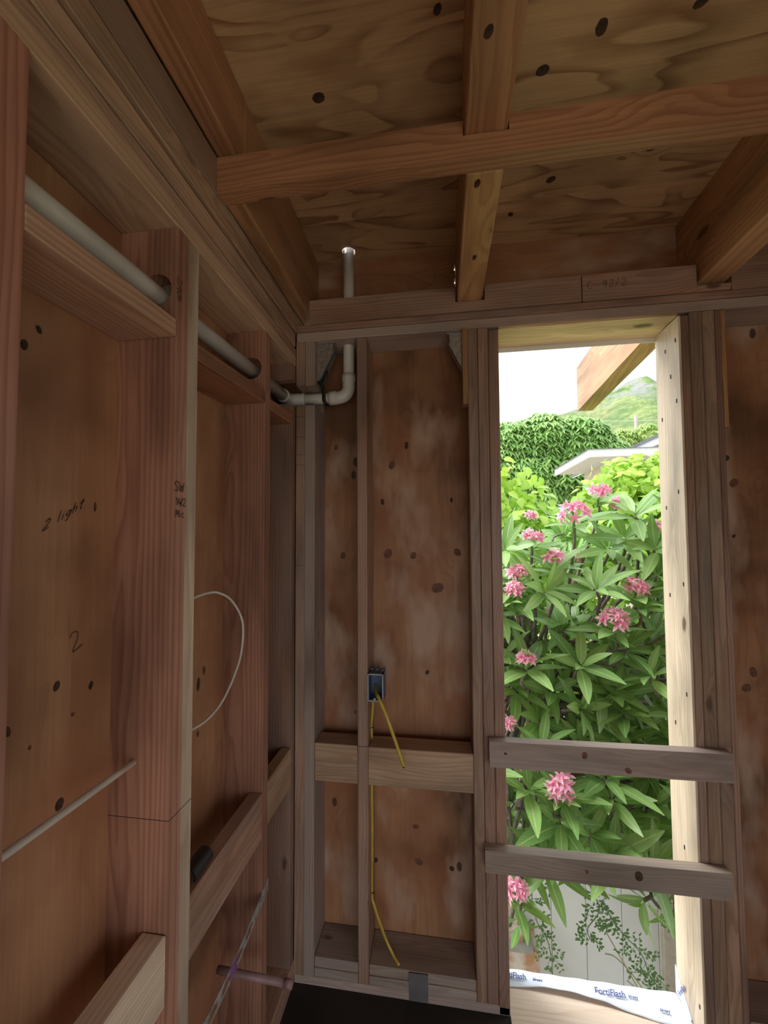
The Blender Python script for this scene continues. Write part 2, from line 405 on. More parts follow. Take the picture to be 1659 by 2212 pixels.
# ---- ceiling: roof sheathing, rafters, cross beam
ceil = lum('ceiling', -.72, XR+.15, YN, 1.392, 1.178, 1.197, 'x', M['ply_ceiling'], bev=0)
tag(ceil, 'knotty plywood roof sheathing over the rafters', None, None, 'structure')
bm = bmesh.new()
x0, x1, y0, y1 = -.72, XR+.15, 1.3921, 1.645
hx, hy, hr = -.362, 1.55, .0275
ring = [bm.verts.new((hx+hr*math.cos(a*math.pi/12), hy+hr*math.sin(a*math.pi/12), 0)) for a in range(24)]
quad = [bm.verts.new(p+(0,)) for p in ((x0, y0), (x1, y0), (x1, y1), (x0, y1))]
ed = [bm.edges.new((ring[i], ring[(i+1) % 24])) for i in range(24)]+[bm.edges.new((quad[i], quad[(i+1) % 4])) for i in range(4)]
bmesh.ops.triangle_fill(bm, edges=ed, use_beauty=True)
ext = bmesh.ops.extrude_face_region(bm, geom=bm.faces[:])
for e in ext['geom']:
    if isinstance(e, bmesh.types.BMVert): e.co.z += .019
cc = Vector(((x0+x1)/2, (y0+y1)/2, 0))
for v in bm.verts: v.co -= cc
me = bm_mesh('sheathing_panel', bm, M['ply_ceiling'])
link('sheathing_panel', me, ceil, cc+Vector((0, 0, 1.178+ZC)))

def rafter(x0, x1, y0, y1, z0, mat=M['rafter'], name='rafter', z1=1.178):
    return lum(name, x0, x1, y0, y1, z0, z1-.0005, 'y', mat, ceil, .004)
rafter(.065, .163, YN, .951, .945)
rafter(.070, .160, .953, 2.70, .888)
rafter(.893, .985, YN, .951, .945)
prism('rafter', [(.953, .888), (1.60, .885), (2.72, .828), (2.72, 1.115), (1.60, 1.1775), (.953, 1.1775)], 'yz', .893, .985, 'y', M['tail'], ceil)
rafter(1.72, 1.81, YN, .951, .945)
rafter(1.72, 1.81, .953, 2.70, .888)
rafter(-.5575, -.505, YN, .9525, .982, M['beam'], 'edge_joist')
rafter(-.5575, -.505, .953, YS, .890, M['beam'], 'edge_joist')
prism('cross_beam', [(-.5575, .888), (XR, .888), (XR, .98), (1.81, .98), (1.81, .943), (1.72, .943), (1.72, .98), (.992, .98), (.992, .943), (.891, .943), (.891, .98),
      (.1665, .98), (.1665, .943), (.0615, .943), (.0615, .98), (-.5575, .98)], 'xz', .911, .952, 'x', M['beam'], ceil)

# ---- left wall
wl = lum('wall_left', -.711, XS, YN, YS+.012, FZ, 1.178, 'z', M['ply_left'], bev=0)
tag(wl, 'framed left wall with plywood behind the studs', None, None, 'structure')
def L(name, y0, y1, z0, z1, ax, mat, x0=XS, x1=XL, bev=.0025, tilt=None):
    return lum(name, x0, x1, y0, y1, z0, z1, ax, mat, wl, bev, True, tilt)
studs_l = {}
def stud_hole(name, y0, y1, mat):
    """stud with a round drilled hole for the drain pipe (drill axis = Y)"""
    hx, hz, hr = -.612+.004, .545 if y0 < 1 else .560, .036
    bm = bmesh.new()
    n = 20
    outl = [(XS, FZ+.08), (XL, FZ+.08), (XL, .682), (XS, .682)]
    def P(u, v): return (v-0.0, 0, -(u))     # local x = world z, local z = -world x
    ring = [bm.verts.new(P(hx+hr*math.cos(2*math.pi*a/n), hz+hr*math.sin(2*math.pi*a/n))) for a in range(n)]
    quad = [bm.verts.new(P(*p)) for p in outl]
    ed = [bm.edges.new((ring[i], ring[(i+1) % n])) for i in range(n)]+[bm.edges.new((quad[i], quad[(i+1) % 4])) for i in range(4)]
    bmesh.ops.triangle_fill(bm, edges=ed, use_beauty=True)
    ext = bmesh.ops.extrude_face_region(bm, geom=bm.faces[:])
    for e in ext['geom']:
        if isinstance(e, bmesh.types.BMVert): e.co.y += (y1-y0)
    c = Vector(((XS+XL)/2, (y0+y1)/2, 0)); zc = (FZ+.08+.682)/2
    for v in bm.verts: v.co += Vector((-zc, -(y1-y0)/2, c.x))
    me = bm_mesh(name, bm, mat)
    return link(name, me, wl, (c.x, c.y, zc+ZC), AX['z'])
for k in (-5, -4, -3, -2, -1): L('stud', .412+.398*k, .450+.398*k, FZ+.08, .682, 'z', M['stud_red'])
studs_l[1] = stud_hole('stud', .412, .450, M['stud_red'])
studs_l[2] = stud_hole('stud', .768, .8048, M['stud_red'])
studs_l[3] = stud_hole('stud', .8055, .842, M['pale'])
studs_l[4] = stud_hole('stud', 1.205, 1.242, M['stud_red'])
studs_l[5] = prism('stud', [(XS, FZ+.08), (XL-.002, FZ+.08), (XL-.002, .520), (-.655, .526), (-.655, .612), (XL-.002, .618), (XL-.002, .682), (XS, .682)], 'xz', 1.446, 1.479, 'z', M['stud_brown'], wl)
L('bottom_plate', YN, YS, FZ, FZ+.038, 'y', M['plate_tan']); L('bottom_plate', YN, YS, FZ+.039, FZ+.078, 'y', M['plate_tan'])
L('top_plate', YN, 1.479, .683, .719, 'y', M['plate_light']); L('top_plate', YN, 1.479, .7195, .750, 'y', M['plate_light'])
L('top_plate', YN, 1.479, .760, .812, 'y', M['plate_light'], x1=XL-.003)
L('top_plate', YN, YS, .823, .880, 'y', M['plate_tan'], x1=XL+.001, x0=-.66)
L('rim_board', YN, YS, .8865, .982, 'y', M['stud_brown'], x1=-.5585, x0=-.60)
# upper flat blocks under the drain pipe, lower blocks on edge
L('blocking', .451, .767, .432, .470, 'y', M['plate_tan'], tilt=(.035, 0, 0))
L('blocking', .843, 1.204, .432, .472, 'y', M['beam'], tilt=(.06, 0, 0))
L('blocking', 1.243, 1.445, .438, .476, 'y', M['beam'], tilt=(.05, 0, 0))
L('blocking', .451, .767, -.935, -.797, 'y', M['pale'], x0=-.612)
L('blocking', .843, 1.204, -.925, -.787, 'y', M['plate_tan'], x0=-.600)
L('blocking', 1.243, 1.445, -.910, -.772, 'y', M['plate_tan'], x0=-.597)

# ---- back wall
wb = lum('wall_back', -.71, .181, YS, YS+.012, FZ-.2, .848, 'z', M['ply_wall'], bev=0)
tag(wb, 'framed back wall with reddish plywood between the studs', None, None, 'structure')
def B(name, x0, x1, z0, z1, ax, mat, y0=YB, y1=YS-.001, bev=.0025, tilt=None):
    return lum(name, x0, x1, y0, y1, z0, z1, ax, mat, wb, bev, True, tilt)
B('sheathing_panel', .86, XR+.15, FZ-.2, .848, 'z', M['ply_wall'], YS, YS+.012, 0)
B('sheathing_panel', .181, .86, .782, .848, 'x', M['ply_wall'], YS, YS+.012, 0)
def notched(name, x0, x1, mat, na, nb, depth):
    poly = [(YB, FZ+.03), (YS-.001, FZ+.03), (YS-.001, .780), (YB, .780), (YB, nb), (YB+depth, nb-.004), (YB+depth, na+.002), (YB, na)]
    return prism(name, poly, 'yz', x0, x1, 'z', mat, wb)
notched('stud', -.557, -.5205, M['stud_brown'], .523, .606, .112)
notched('stud', -.5195, -.481, M['weathered'], .525, .603, .112)
studC = B('stud', -.3145, -.2755, FZ+.03, .780, 'z', M['stud_brown'])
B('stud', .106, .1415, FZ+.03, .780, 'z', M['stud_brown']); B('stud', .1425, .180, FZ+.03, .780, 'z', M['stud_brown'])
B('stud', .8575, .8965, FZ+.03, .780, 'z', M['stud_brown']); B('stud', .8975, .936, FZ+.03, .780, 'z', M['stud_brown'])
B('stud', .937, .957, FZ+.03, .780, 'z', M['stud_brown'], YB+.002)
B('stud', 1.36, 1.398, FZ+.03, .780, 'z', M['stud_brown']); B('stud', 1.77, 1.808, FZ+.03, .780, 'z', M['stud_brown'])
B('shim_strip', .9575, .971, .373, .779, 'z', M['beam'], YB+.004, YB+.05, .001)
B('shim_strip', .086, .1055, .494, .779, 'z', M['beam'], YB-.012, YB+.035, .001)
B('bottom_plate', -.557, .2175, FZ, FZ+.029, 'x', M['weathered'])
B('bottom_plate', .8235, XR, FZ, FZ+.029, 'x', M['weathered'])
for (a, c) in ((-.48, -.315), (-.275, .1055)):
    B('bottom_block', a, c, FZ+.030, FZ+.063, 'x', M['weathered']); B('bottom_block', a, c, FZ+.064, FZ+.099, 'x', M['weathered'], YB+.003)
B('bottom_block', .958, 1.36, FZ+.030, FZ+.099, 'x', M['weathered'])
B('blocking', -.4805, -.3155, -.905, -.766, 'x', M['plate_tan'], y1=1.57); B('blocking', -.275, .1055, -.905, -.768, 'x', M['plate_tan'], y1=1.57)
B('top_plate', -.557, XR, .781, .8165, 'x', M['weathered'])
B('top_plate', -.557, XR, .820, .8475, 'x', M['stud_brown'], YB+.004)
prism('rim_board', [(-.5045, .848), (.51, .848), (.51, .944), (.171, .944), (.171, .886), (.064, .886), (.064, .944), (-.5045, .944)], 'xz', YB+.001, YB+.039, 'x', M['stud_brown'], wb)
prism('rim_board', [(.513, .848), (.99, .848), (.994, .870), (.886, .870), (.886, .944), (.513, .944)], 'xz', YB, YB+.038, 'x', M['stud_brown'], wb)
prism('rim_board', [(.996, .848), (XR, .848), (XR, .944), (.998, .944)], 'xz', YB+.004, YB+.04, 'x', M['stud_brown'], wb)
sl_ = []
for (ya, yb) in ((618, 604), (600, 596), (590, 575)):
    za = onY(981, ya, 1.615).z-ZC; zb = onY(981, yb, 1.615).z-ZC; sl_ += [(.0692, za), (.0650, za), (.0650, zb), (.0692, zb)]
prism('outer_rim', [(-.5045, .8485), (.0692, .8485)]+sl_+[(.0692, 1.177), (-.5045, 1.177)], 'xz', YS-.02, YS+.012, 'x', M['ply_wall'], wb)
for (a, c) in ((.161, .892), (.986, 1.719), (1.811, XR)):
    B('outer_rim', a, c, .8485, 1.177, 'x', M['ply_wall'], YS-.02, YS+.012, 0)
# foundation below the opening
fd = lum('foundation', -.71, XR+.15, 1.53, YS, FZ-1.96, FZ-.045, 'x', M['concrete'], bev=0)
tag(fd, 'grey concrete foundation below the opening', None, None, 'structure')

# ---- unseen right and rear walls added with openings sized to set the interior light
wr = lum('unseen_wall_right', XR, XR+.012, -.35, YS, FZ, 1.178, 'z', M['ply_wall'], bev=0)
tag(wr, 'unseen framed wall added on the right to shape the room light, sheathed next to the back wall', None, None, 'structure')
for k in range(9): lum('stud', XR-.14, XR, YN+.02+.406*k, YN+.058+.406*k, FZ, 1.177, 'z', M['stud_brown'], wr)
wre = lum('unseen_wall_rear', -.71, XR, YN-.002, YN+.138, 1.10, 1.177, 'x', M['stud_brown'], bev=0)
tag(wre, 'unseen open stud framing added at the rear to shape the room light', None, None, 'structure')
lum('sheathing_panel', -.71, XR, YN-.014, YN-.002, .42, 1.177, 'x', M['ply_wall'], wre, 0)  # unseen upper sheathing added so light enters only low down
lum('sheathing_panel', XR, XR+.012, YN, -.352, .42, 1.177, 'y', M['ply_wall'], wr, 0)
for x_ in (-.5, .1, .7, 1.3, 1.85): lum('stud', x_, x_+.038, YN, YN+.138, FZ, 1.099, 'z', M['stud_brown'], wre)

# ---- window opening
wn1 = link('window_1', None, None, (.52, YB, ZC+FZ)); tag(wn1, 'unglazed window opening framed in raw lumber', None, None, 'structure')
lum('header', .2185, .8225, YB+.001, YS+.012, .770, .7805, 'x', M['warm'], wn1, .001)
lum('trimmer', .181, .218, YB, YS+.012, FZ+.002, .7695, 'z', M['stud_brown'], wn1)
lit_jamb_liner = lum('lit_jamb_liner', .823, .8305, YB+.001, YS+.012, FZ+.002, .7695, 'z', M['pale'], wn1, .001)  # pale liner added so the trimmer's lit inner face is bright by colour
lum('trimmer', .8308, .8565, YB, YS+.012, FZ+.002, .7695, 'z', M['stud_brown'], wn1)
lum('wrap_edge', .2185, .8225, YS+.0125, YS+.016, .752, .7805, 'x', M['fence'], wn1, 0)
sill = lum('sill', .2185, .8225, 1.36, YS+.012, FZ-.018, FZ+.002, 'x', M['ply_light'], wn1, .001)
bm = bmesh.new()
for (px, py) in ((1437, 760), (1459, 735), (1449, 814), (1462, 866), (1431, 907), (1466, 1062), (1440, 1097), (1477, 1262), (1448, 1285), (1484, 1500), (1460, 1560), (1490, 1640), (1479, 1830), (1512, 2175)):
    p = onX(px, py, .8232)
    if not (YB+.004 < p.y < YS): p.y = min(max(p.y, YB+.012), YS-.01)
    add_box(bm, .8215, .8235, p.y-.002, p.y+.002, p.z-.007, p.z+.007)
nl = link('nail_heads', bm_mesh('nail_heads', bm, M['nail']), wn1, (0, 0, 0)); nl['kind'] = 'stuff'

# ================================================================== THINGS INSIDE
def board(name, x0, x1, za0, za1, zb0, zb1, mat, label):
    poly = [(x0, za0), (x1, zb0), (x1, zb1), (x0, za1)]
    o = prism(name, poly, 'xz', YB-.039, YB-.001, 'x', mat)
    return tag(o, label, 'board', 'boards nailed across the opening')
gb1 = board('guard_board', .158, .914, -.787, -.700, -.782, -.692, M['weathered'], 'upper reddish brown board nailed across the window opening')
gb2 = board('guard_board', .138, .899, -.1388-1.0, -1.067, -1.145, -1.062, M['weathered'], 'lower dark weathered board nailed across the window opening, with a round knot')

# drain pipe
dp = thing('drain_pipe', 'white plastic drain pipe running through the left studs and turning up in the corner', 'pipe', (-.612, 1.55, .573+ZC))
PR = .022
def pt(x, y, z): return Vector((x, y, z+ZC))
tube('pipe', [pt(-.612, YN+.3, .40), pt(-.612, .45, .520), pt(-.612, 1.51, .571)], PR, M['pvc'], dp, 20)
tube('elbow', spline([pt(-.612, 1.475, .570), pt(-.612, 1.525, .572), pt(-.603, 1.545, .573), pt(-.585, 1.55, .573), pt(-.545, 1.55, .573)], 5), PR+.004, M['pvc'], dp, 20)
tube('pipe', [pt(-.56, 1.55, .573), pt(-.41, 1.55, .573)], PR, M['pvc'], dp, 20)
hub = tube('elbow', spline([pt(-.442, 1.55, .573), pt(-.405, 1.55, .573), pt(-.378, 1.55, .582), pt(-.364, 1.55, .602), pt(-.362, 1.55, .630), pt(-.362, 1.55, .662)], 6), PR+.0035, M['pvc'], dp, 20)
tube('hub', [pt(-.443, 1.55, .573), pt(-.415, 1.55, .573)], PR+.0055, M['pvc'], dp, 20)
tube('hub', [pt(-.362, 1.55, .636), pt(-.362, 1.55, .664)], PR+.0055, M['pvc'], dp, 20)
tube('pipe', [pt(-.362, 1.55, .64), pt(-.362, 1.55, 1.30)], PR, M['pvc'], dp, 20)
# black strap that holds the pipe
bs_ = thing('strap', 'black rubber strap looped round the white pipe elbow run', 'strap', (-.468, 1.52, .55+ZC))
loop = [pt(-.466, 1.52+.0, .70), pt(-.462, 1.515, .66), pt(-.470, 1.512, .645), pt(-.474, 1.514, .630), pt(-.462, 1.517, .612), pt(-.458, 1.520, .59), pt(-.457, 1.521, .56), pt(-.452, 1.526, .545), pt(-.450, 1.545, .543)]
tube('band', spline(loop, 5), [.008]*41, M['blackplastic'], bs_, 8, .45, (0, 1, 0))
tube('tail', spline([pt(-.455, 1.517, .69), pt(-.448, 1.512, .66), pt(-.452, 1.514, .63), pt(-.466, 1.516, .625)], 5), .008, M['blackplastic'], bs_, 8, .5, (0, 1, 0))

# galvanised framing angles under the top plate
def hanger(x, s, label):
    t = thing('framing_bracket', label, 'bracket', (x, 1.52, .70+ZC), 'galvanised brackets under the back top plate')
    bm = bmesh.new(); add_box(bm, min(x, x+s*.002), max(x, x+s*.002), 1.50, 1.585, .63, .778)
    link('side_plate', bm_mesh('side_plate', bm, M['galv']), t, (0, 0, ZC))
    bm = bmesh.new(); add_box(bm, min(x, x+s*.075), max(x, x+s*.075), 1.50, 1.585, .777, .7795)
    link('top_flange', bm_mesh('top_flange', bm, M['galv']), t, (0, 0, ZC))
    for yy in (1.503, 1.535):
        prism('gusset', [(x+s*.002, .63), (x+s*.010, .63), (x+s*.064, .738), (x+s*.064, .776), (x+s*.002, .776)], 'xz', yy, yy+.002, 'x', M['galv'], t)
        prism('lip', [(x+s*.010, .632), (x+s*.016, .632), (x+s*.069, .738), (x+s*.064, .740)], 'xz', yy-.008, yy+.006, 'x', M['galv'], t)
    return t
hanger(-.4805, 1, 'galvanised metal bracket beside the white vertical pipe')
hanger(.1055, -1, 'galvanised metal bracket at the post left of the window opening')

# junction box with cables
jb = thing('junction_box', 'blue plastic electrical box on the middle stud of the back wall', 'junction box', (-.245, 1.49, -.55+ZC))
bx0, bx1, bz0, bz1, by0, by1 = -.2745, -.2175, -.598, -.500, 1.474, 1.545
bm = bmesh.new(); tk = .003
add_box(bm, bx0, bx1, by1-tk, by1, bz0, bz1)
add_box(bm, bx0, bx0+tk, by0+.003, by1, bz0, bz1); add_box(bm, bx1-tk, bx1, by0+.003, by1, bz0, bz1)
add_box(bm, bx0, bx1, by0+.003, by1, bz0, bz0+tk); add_box(bm, bx0, bx1, by0+.003, by1, bz1-tk, bz1)
link('box_body', bm_mesh('box_body', bm, M['boxblue']), jb, (0, 0, ZC))
bm = bmesh.new()
add_box(bm, bx0-.001, bx0+tk, by0, by0+.004, bz0-.001, bz1+.001); add_box(bm, bx1-tk, bx1+.001, by0, by0+.004, bz0-.001, bz1+.001)
add_box(bm, bx0, bx1, by0, by0+.004, bz0-.001, bz0+tk); add_box(bm, bx0, bx1, by0, by0+.004, bz1-tk, bz1+.001)
link('rim', bm_mesh('rim', bm, M['boxrim']), jb, (0, 0, ZC))
bm = bmesh.new(); tube_bm(bm, [Vector((-.249, by0, bz0+.006)), Vector((-.249, by0+.012, bz0+.006))], .005, 12)
link('screw_post', bm_mesh('screw_post', bm, M['boxrim']), jb, (0, 0, ZC))
bm = bmesh.new()
for k in range(3): add_box(bm, -.268+.021*k, -.258+.021*k, 1.50, 1.53, bz1+.008-.002*k, bz1+.013-.002*k)
link('nail_lugs', bm_mesh('nail_lugs', bm, M['boxblue']), jb, (0, 0, ZC))
c1 = tube('electrical_cable', spline([pt(-.254, 1.535, -.560), pt(-.246, 1.49, -.572), onY(818, 1508, 1.462), onY(834, 1545, 1.440), onY(850, 1590, 1.432), onY(862, 1625, 1.430), onY(872, 1657, 1.430)], 6), .0062, M['cable_yellow'], None, 10, .55, (0, 1, 0))
tag(c1, 'short yellow cable hanging out of the blue electrical box', 'cable', 'yellow cables')
e = bm = bmesh.new(); tube_bm(bm, [onY(871.4, 1655, 1.4295), onY(872.2, 1658.5, 1.4295)], .0035, 8)
link('cut_end', bm_mesh('cut_end', bm, M['ink']), c1, (0, 0, 0))
c2 = tube('electrical_cable', spline([onY(805, 1500, 1.535), onY(805, 1530, 1.54), onY(802, 1570, 1.545), onY(803.5, 1602, 1.545), onY(803, 1700, 1.545), onY(804, 1800, 1.545), onY(803, 1925, 1.545),
                                      onY(808, 1955, 1.54), onY(830, 2020, 1.53), onY(848, 2060, 1.52), onZ(862, 2085, FZ+.101)], 5), .0055, M['cable_yellow'], None, 10, .6, (0, 1, 0))
tag(c2, 'long yellow cable running from the electrical box down to the bottom plate', 'cable', 'yellow cables')
for (px, py) in ((802, 1571), (803.3, 1927)):
    bm = bmesh.new(); p = onY(px, py, 1.545); add_box(bm, p.x-.008, p.x+.008, p.y-.005, p.y+.003, p.z-.0012, p.z+.0012); link('staple', bm_mesh('staple', bm, M['nail']), c2, (0, 0, 0))


# white tube across the first bay and looping cable in the second
ct = tube('white_tube', [pt(-.655, .80, -.466), pt(-.640, .768, -.463), onX(0, 1854, -.575), pt(-.567, .430, -.409)], .006, M['cable_white'], None, 12)
tag(ct, 'straight white plastic tube slanting across the nearest stud bay into a stud', 'tube')
lc = tube('coax_cable', spline([onX(405, 1300, -.600), onX(420, 1291, -.600), onX(445, 1282, -.600), onX(470, 1280, -.600), onX(498, 1295, -.600), onX(520, 1330, -.600), onX(525, 1365, -.600), onX(520, 1415, -.600), onX(505, 1462, -.600),
                                onX(480, 1515, -.600), onX(450, 1552, -.600), onX(420, 1573, -.600), onX(400, 1580, -.600)], 5), .0034, M['cable_white'], None, 10)
tag(lc, 'thin white cable looping out of the double stud in the second bay', 'cable')
p = onX(520, 1330, -.633); bm = bmesh.new(); add_box(bm, p.x-.004, p.x+.005, p.y-.005, p.y+.008, p.z-.001, p.z+.001)
link('clip', bm_mesh('clip', bm, M['nail']), lc, (0, 0, 0))

# perforated metal strap on the left wall
st = thing('perforated_strap', 'galvanised perforated metal strap nailed low across the left studs', 'metal strap', (-.556, 1.24, -1.09+ZC))
def zs(y): return -1.092-.045*math.sin(min(1, max(0, (1.24-y)/.42))*math.pi*.75)
bm = bmesh.new(); hw = .0175
def seg_box(ya, yb, dz0, dz1):
    za, zb = zs(ya), zs(yb); X0, X1 = -.5572, -.5556
    vs = [bm.verts.new(v) for v in ((X0, ya, za+dz0), (X1, ya, za+dz0), (X1, yb, zb+dz0), (X0, yb, zb+dz0), (X0, ya, za+dz1), (X1, ya, za+dz1), (X1, yb, zb+dz1), (X0, yb, zb+dz1))]
    for f in ((0, 1, 2, 3), (7, 6, 5, 4), (0, 4, 5, 1), (1, 5, 6, 2), (2, 6, 7, 3), (3, 7, 4, 0)): bm.faces.new([vs[i] for i in f])
seg_box(1.245, 1.145, -hw, hw)
y = 1.145
while y > .50:
    a = y; 
    for k in range(4):                      # oval slot drawn as narrowing bridges
        t0 = a-.011*k; t1 = t0-.011
        w_ = (.0065, .010, .010, .0065)[k]
        seg_box(t0, t1, w_, hw); seg_box(t0, t1, -hw, -w_)
    seg_box(a-.044, a-.062, -hw, hw)
    y -= .062
link('strap_band', bm_mesh('strap_band', bm, M['galvdull']), st, (0, 0, ZC))
bm = bmesh.new(); add_box(bm, -.5554, -.5549, 1.015, 1.052, zs(1.03)-.0165, zs(1.03)+.0165)
tag(link('primer_stain', bm_mesh('primer_stain', bm, M['purple']), st, (0, 0, ZC)), 'purple primer smear on the strap')
# stub-out pipe near the floor
sp = thing('stub_pipe', 'dull pinkish pipe stub pointing out of the left wall near the floor', 'pipe', (-.60, 1.12, -1.24+ZC))
tube('pipe', [onY(470, 2094, 1.12), onY(505, 2101, 1.12), onY(618, 2124, 1.12)], .0095, M['pinkpipe'], sp, 14)
tube('cap', [onY(614, 2123, 1.12), onY(632, 2127, 1.12)], .011, M['pinkpipe'], sp, 14)
# black offcut on the second-bay block
p0 = onZ(432, 1890, -.787)
bf = thing('black_pipe_offcut', 'small black plastic pipe offcut lying on the block beside the double stud', 'pipe offcut', tuple(p0))
bm = bmesh.new(); n = 14
for i in range(n):
    a0 = math.pi*i/n*1.25-.4; a1 = math.pi*(i+1)/n*1.25-.4
    c0, s0, c1_, s1 = math.cos(a0), math.sin(a0), math.cos(a1), math.sin(a1)
    vs = [bm.verts.new((ra*cx, yy, ra*sx+.012)) for (ra, cx, sx) in ((.016, c0, s0), (.016, c1_, s1), (.021, c1_, s1), (.021, c0, s0)) for yy in (-.035, .035)]
    for f in ((0, 2, 3, 1), (4, 5, 7, 6), (0, 1, 7, 6), (2, 4, 5, 3), (0, 6, 4, 2), (1, 3, 5, 7)):
        try: bm.faces.new([vs[k] for k in f])
        except ValueError: pass
link('shell', bm_mesh('shell', bm, M['blackplastic']), bf, (p0.x-.012, p0.y+.005, p0.z+.004))
# grey tape patch on bottom plate
tp = B('tape_patch', -.13, -.062, FZ+.004, FZ+.0985, 'x', M['greytape'], YB-.0022, YB-.0004, 0)
tp.parent = None; tp.matrix_parent_inverse = Matrix.Identity(4)
tag(tp, 'dark grey tape patch stuck on the bottom plate of the back wall', 'tape')

# ---- flashing tape on the sill with printing
ft = thing('flashing_tape', 'white self-adhesive flashing tape with blue print along the outer sill edge', 'tape', (.52, 1.6, FZ+ZC))
NX, NYY = 60, 10; vv = []; ff = []
for i in range(NX+1):
    u = i/NX; X = .219+u*(.8215-.219)
    yin = 1.562-.035*max(0, math.sin((u-.05)*math.pi*.95))*0-.0 + .012*math.sin(u*5.2+.6)-.040*max(0., (u-.55)/.45)**1.3
    lift = .016*max(0., math.sin(min(1, max(0, (u-.06)/.62))*math.pi))
    for j in range(NYY+1):
        v = j/NYY; Yv = yin+(1.648-yin)*v
        zz = FZ+.0045+lift*(1-v)**2+.0012*math.sin(u*37+v*5)+.001*math.sin(v*9+u*11)
        if Yv > 1.632: zz -= (Yv-1.632)*1.2
        vv.append((X, Yv, zz+ZC))
for i in range(NX):
    for j in range(NYY):
        a = i*(NYY+1)+j; ff.append((a, a+NYY+1, a+NYY+2, a+1))
o = link('sheet', mesh_from('sheet', vv, ff, M['tape'], True), ft, (0, 0, 0))
sm = o.modifiers.new('thick', 'SOLIDIFY'); sm.thickness = .0012; sm.offset = 1
poly = [(1.548, FZ+.006), (1.636, FZ+.006), (1.636, FZ+.10), (1.612, FZ+.075), (1.590, FZ+.05), (1.560, FZ+.028), (1.545, FZ+.012)]
prism('corner_fold', poly, 'yz', .8200, .8225, 'z', M['tape'], ft)
def text_mesh(name, txt, size, mat, parent, mtx, shear=.12, bold=.0):
    cu = bpy.data.curves.new(name, 'FONT'); cu.body = txt; cu.size = size; cu.shear = shear; cu.extrude = .0001; cu.offset = bold
    to = bpy.data.objects.new('tmp', cu); COL.objects.link(to)
    dg = bpy.context.evaluated_depsgraph_get(); me = bpy.data.meshes.new_from_object(to.evaluated_get(dg))
    bpy.data.objects.remove(to); bpy.data.curves.remove(cu)
    me.transform(mtx); me.materials.clear(); me.materials.append(mat); me.name = name
    return link(name, me, parent, (0, 0, 0))
def flat_text(txt, X, Y, size, z=.0078, rot=0.0):
    return text_mesh('lettering', txt, size, M['tapeink'], ft, Matrix.Translation((X, Y, FZ+ZC+z)) @ Matrix.Rotation(rot, 4, 'Z') @ Matrix.Rotation(math.radians(14), 4, 'X'), .12, .0006)
flat_text('FortiFlash', .178+.02, 1.596, .024, .012); flat_text('Henry', .318, 1.598, .013, .010)
flat_text('FortiFlash', .528, 1.583, .026, .013); flat_text('Henry', .642, 1.588, .012, .0095); flat_text('Henry', .730, 1.556, .012, .012)
text_mesh('lettering', 'FortiFlash', .020, M['tapeink'], ft, Matrix.Translation((.8197, 1.612, FZ+ZC+.012)) @ Matrix.Rotation(-math.pi/2, 4, 'Z') @ Matrix.Rotation(math.pi/2, 4, 'X') @ Matrix.Rotation(math.radians(60), 4, 'Z'), .1, .0004)

# ---- handwriting and pencil marks on the lumber (ink strokes)
GL = {'2': [[(.1, .8), (.3, 1), (.6, .85), (.45, .45), (.05, 0), (.7, .05)]], 'l': [[(.2, 1.15), (.2, 0)]], 'i': [[(.2, .6), (.2, 0)], [(.2, .85), (.22, .9)]],
      'g': [[(.55, .55), (.2, .6), (.1, .3), (.3, .1), (.55, .3), (.55, .6), (.55, -.3), (.2, -.4)]], 'h': [[(.1, 1.15), (.1, 0)], [(.1, .4), (.35, .6), (.5, .45), (.5, 0)]],
      't': [[(.3, 1.1), (.3, .05), (.5, .0)], [(0, .7), (.6, .75)]], 'S': [[(.65, .9), (.35, 1), (.1, .8), (.35, .55), (.6, .3), (.35, .02), (.02, .1)]],
      'W': [[(.02, 1), (.15, .02), (.38, .7), (.55, .02), (.75, 1)]], '1': [[(.1, .75), (.3, 1), (.3, 0)]], '4': [[(.35, 1), (.05, .35), (.65, .35)], [(.5, .7), (.5, -.05)]],
      '/': [[(.05, -.1), (.5, 1.1)]], 'M': [[(.02, 0), (.1, 1), (.35, .35), (.6, 1), (.68, 0)]], 'c': [[(.5, .5), (.2, .6), (.1, .3), (.25, .02), (.5, .1)]], 'r': [[(.1, .6), (.12, 0)], [(.12, .4), (.4, .6)]],
      'o': [[(.3, .6), (.08, .3), (.3, 0), (.52, .3), (.3, .6)]], '0': [[(.3, 1), (.05, .5), (.3, 0), (.55, .5), (.3, 1)]], '3': [[(.1, .9), (.5, .9), (.25, .55), (.55, .3), (.3, 0), (.05, .1)]],
      'C': [[(.6, .9), (.25, .95), (.05, .5), (.25, .05), (.6, .1)]], '.': [[(.2, .0), (.24, .05)]], '9': [[(.5, .9), (.15, .85), (.2, .5), (.5, .6), (.5, .9), (.42, 0)]]}
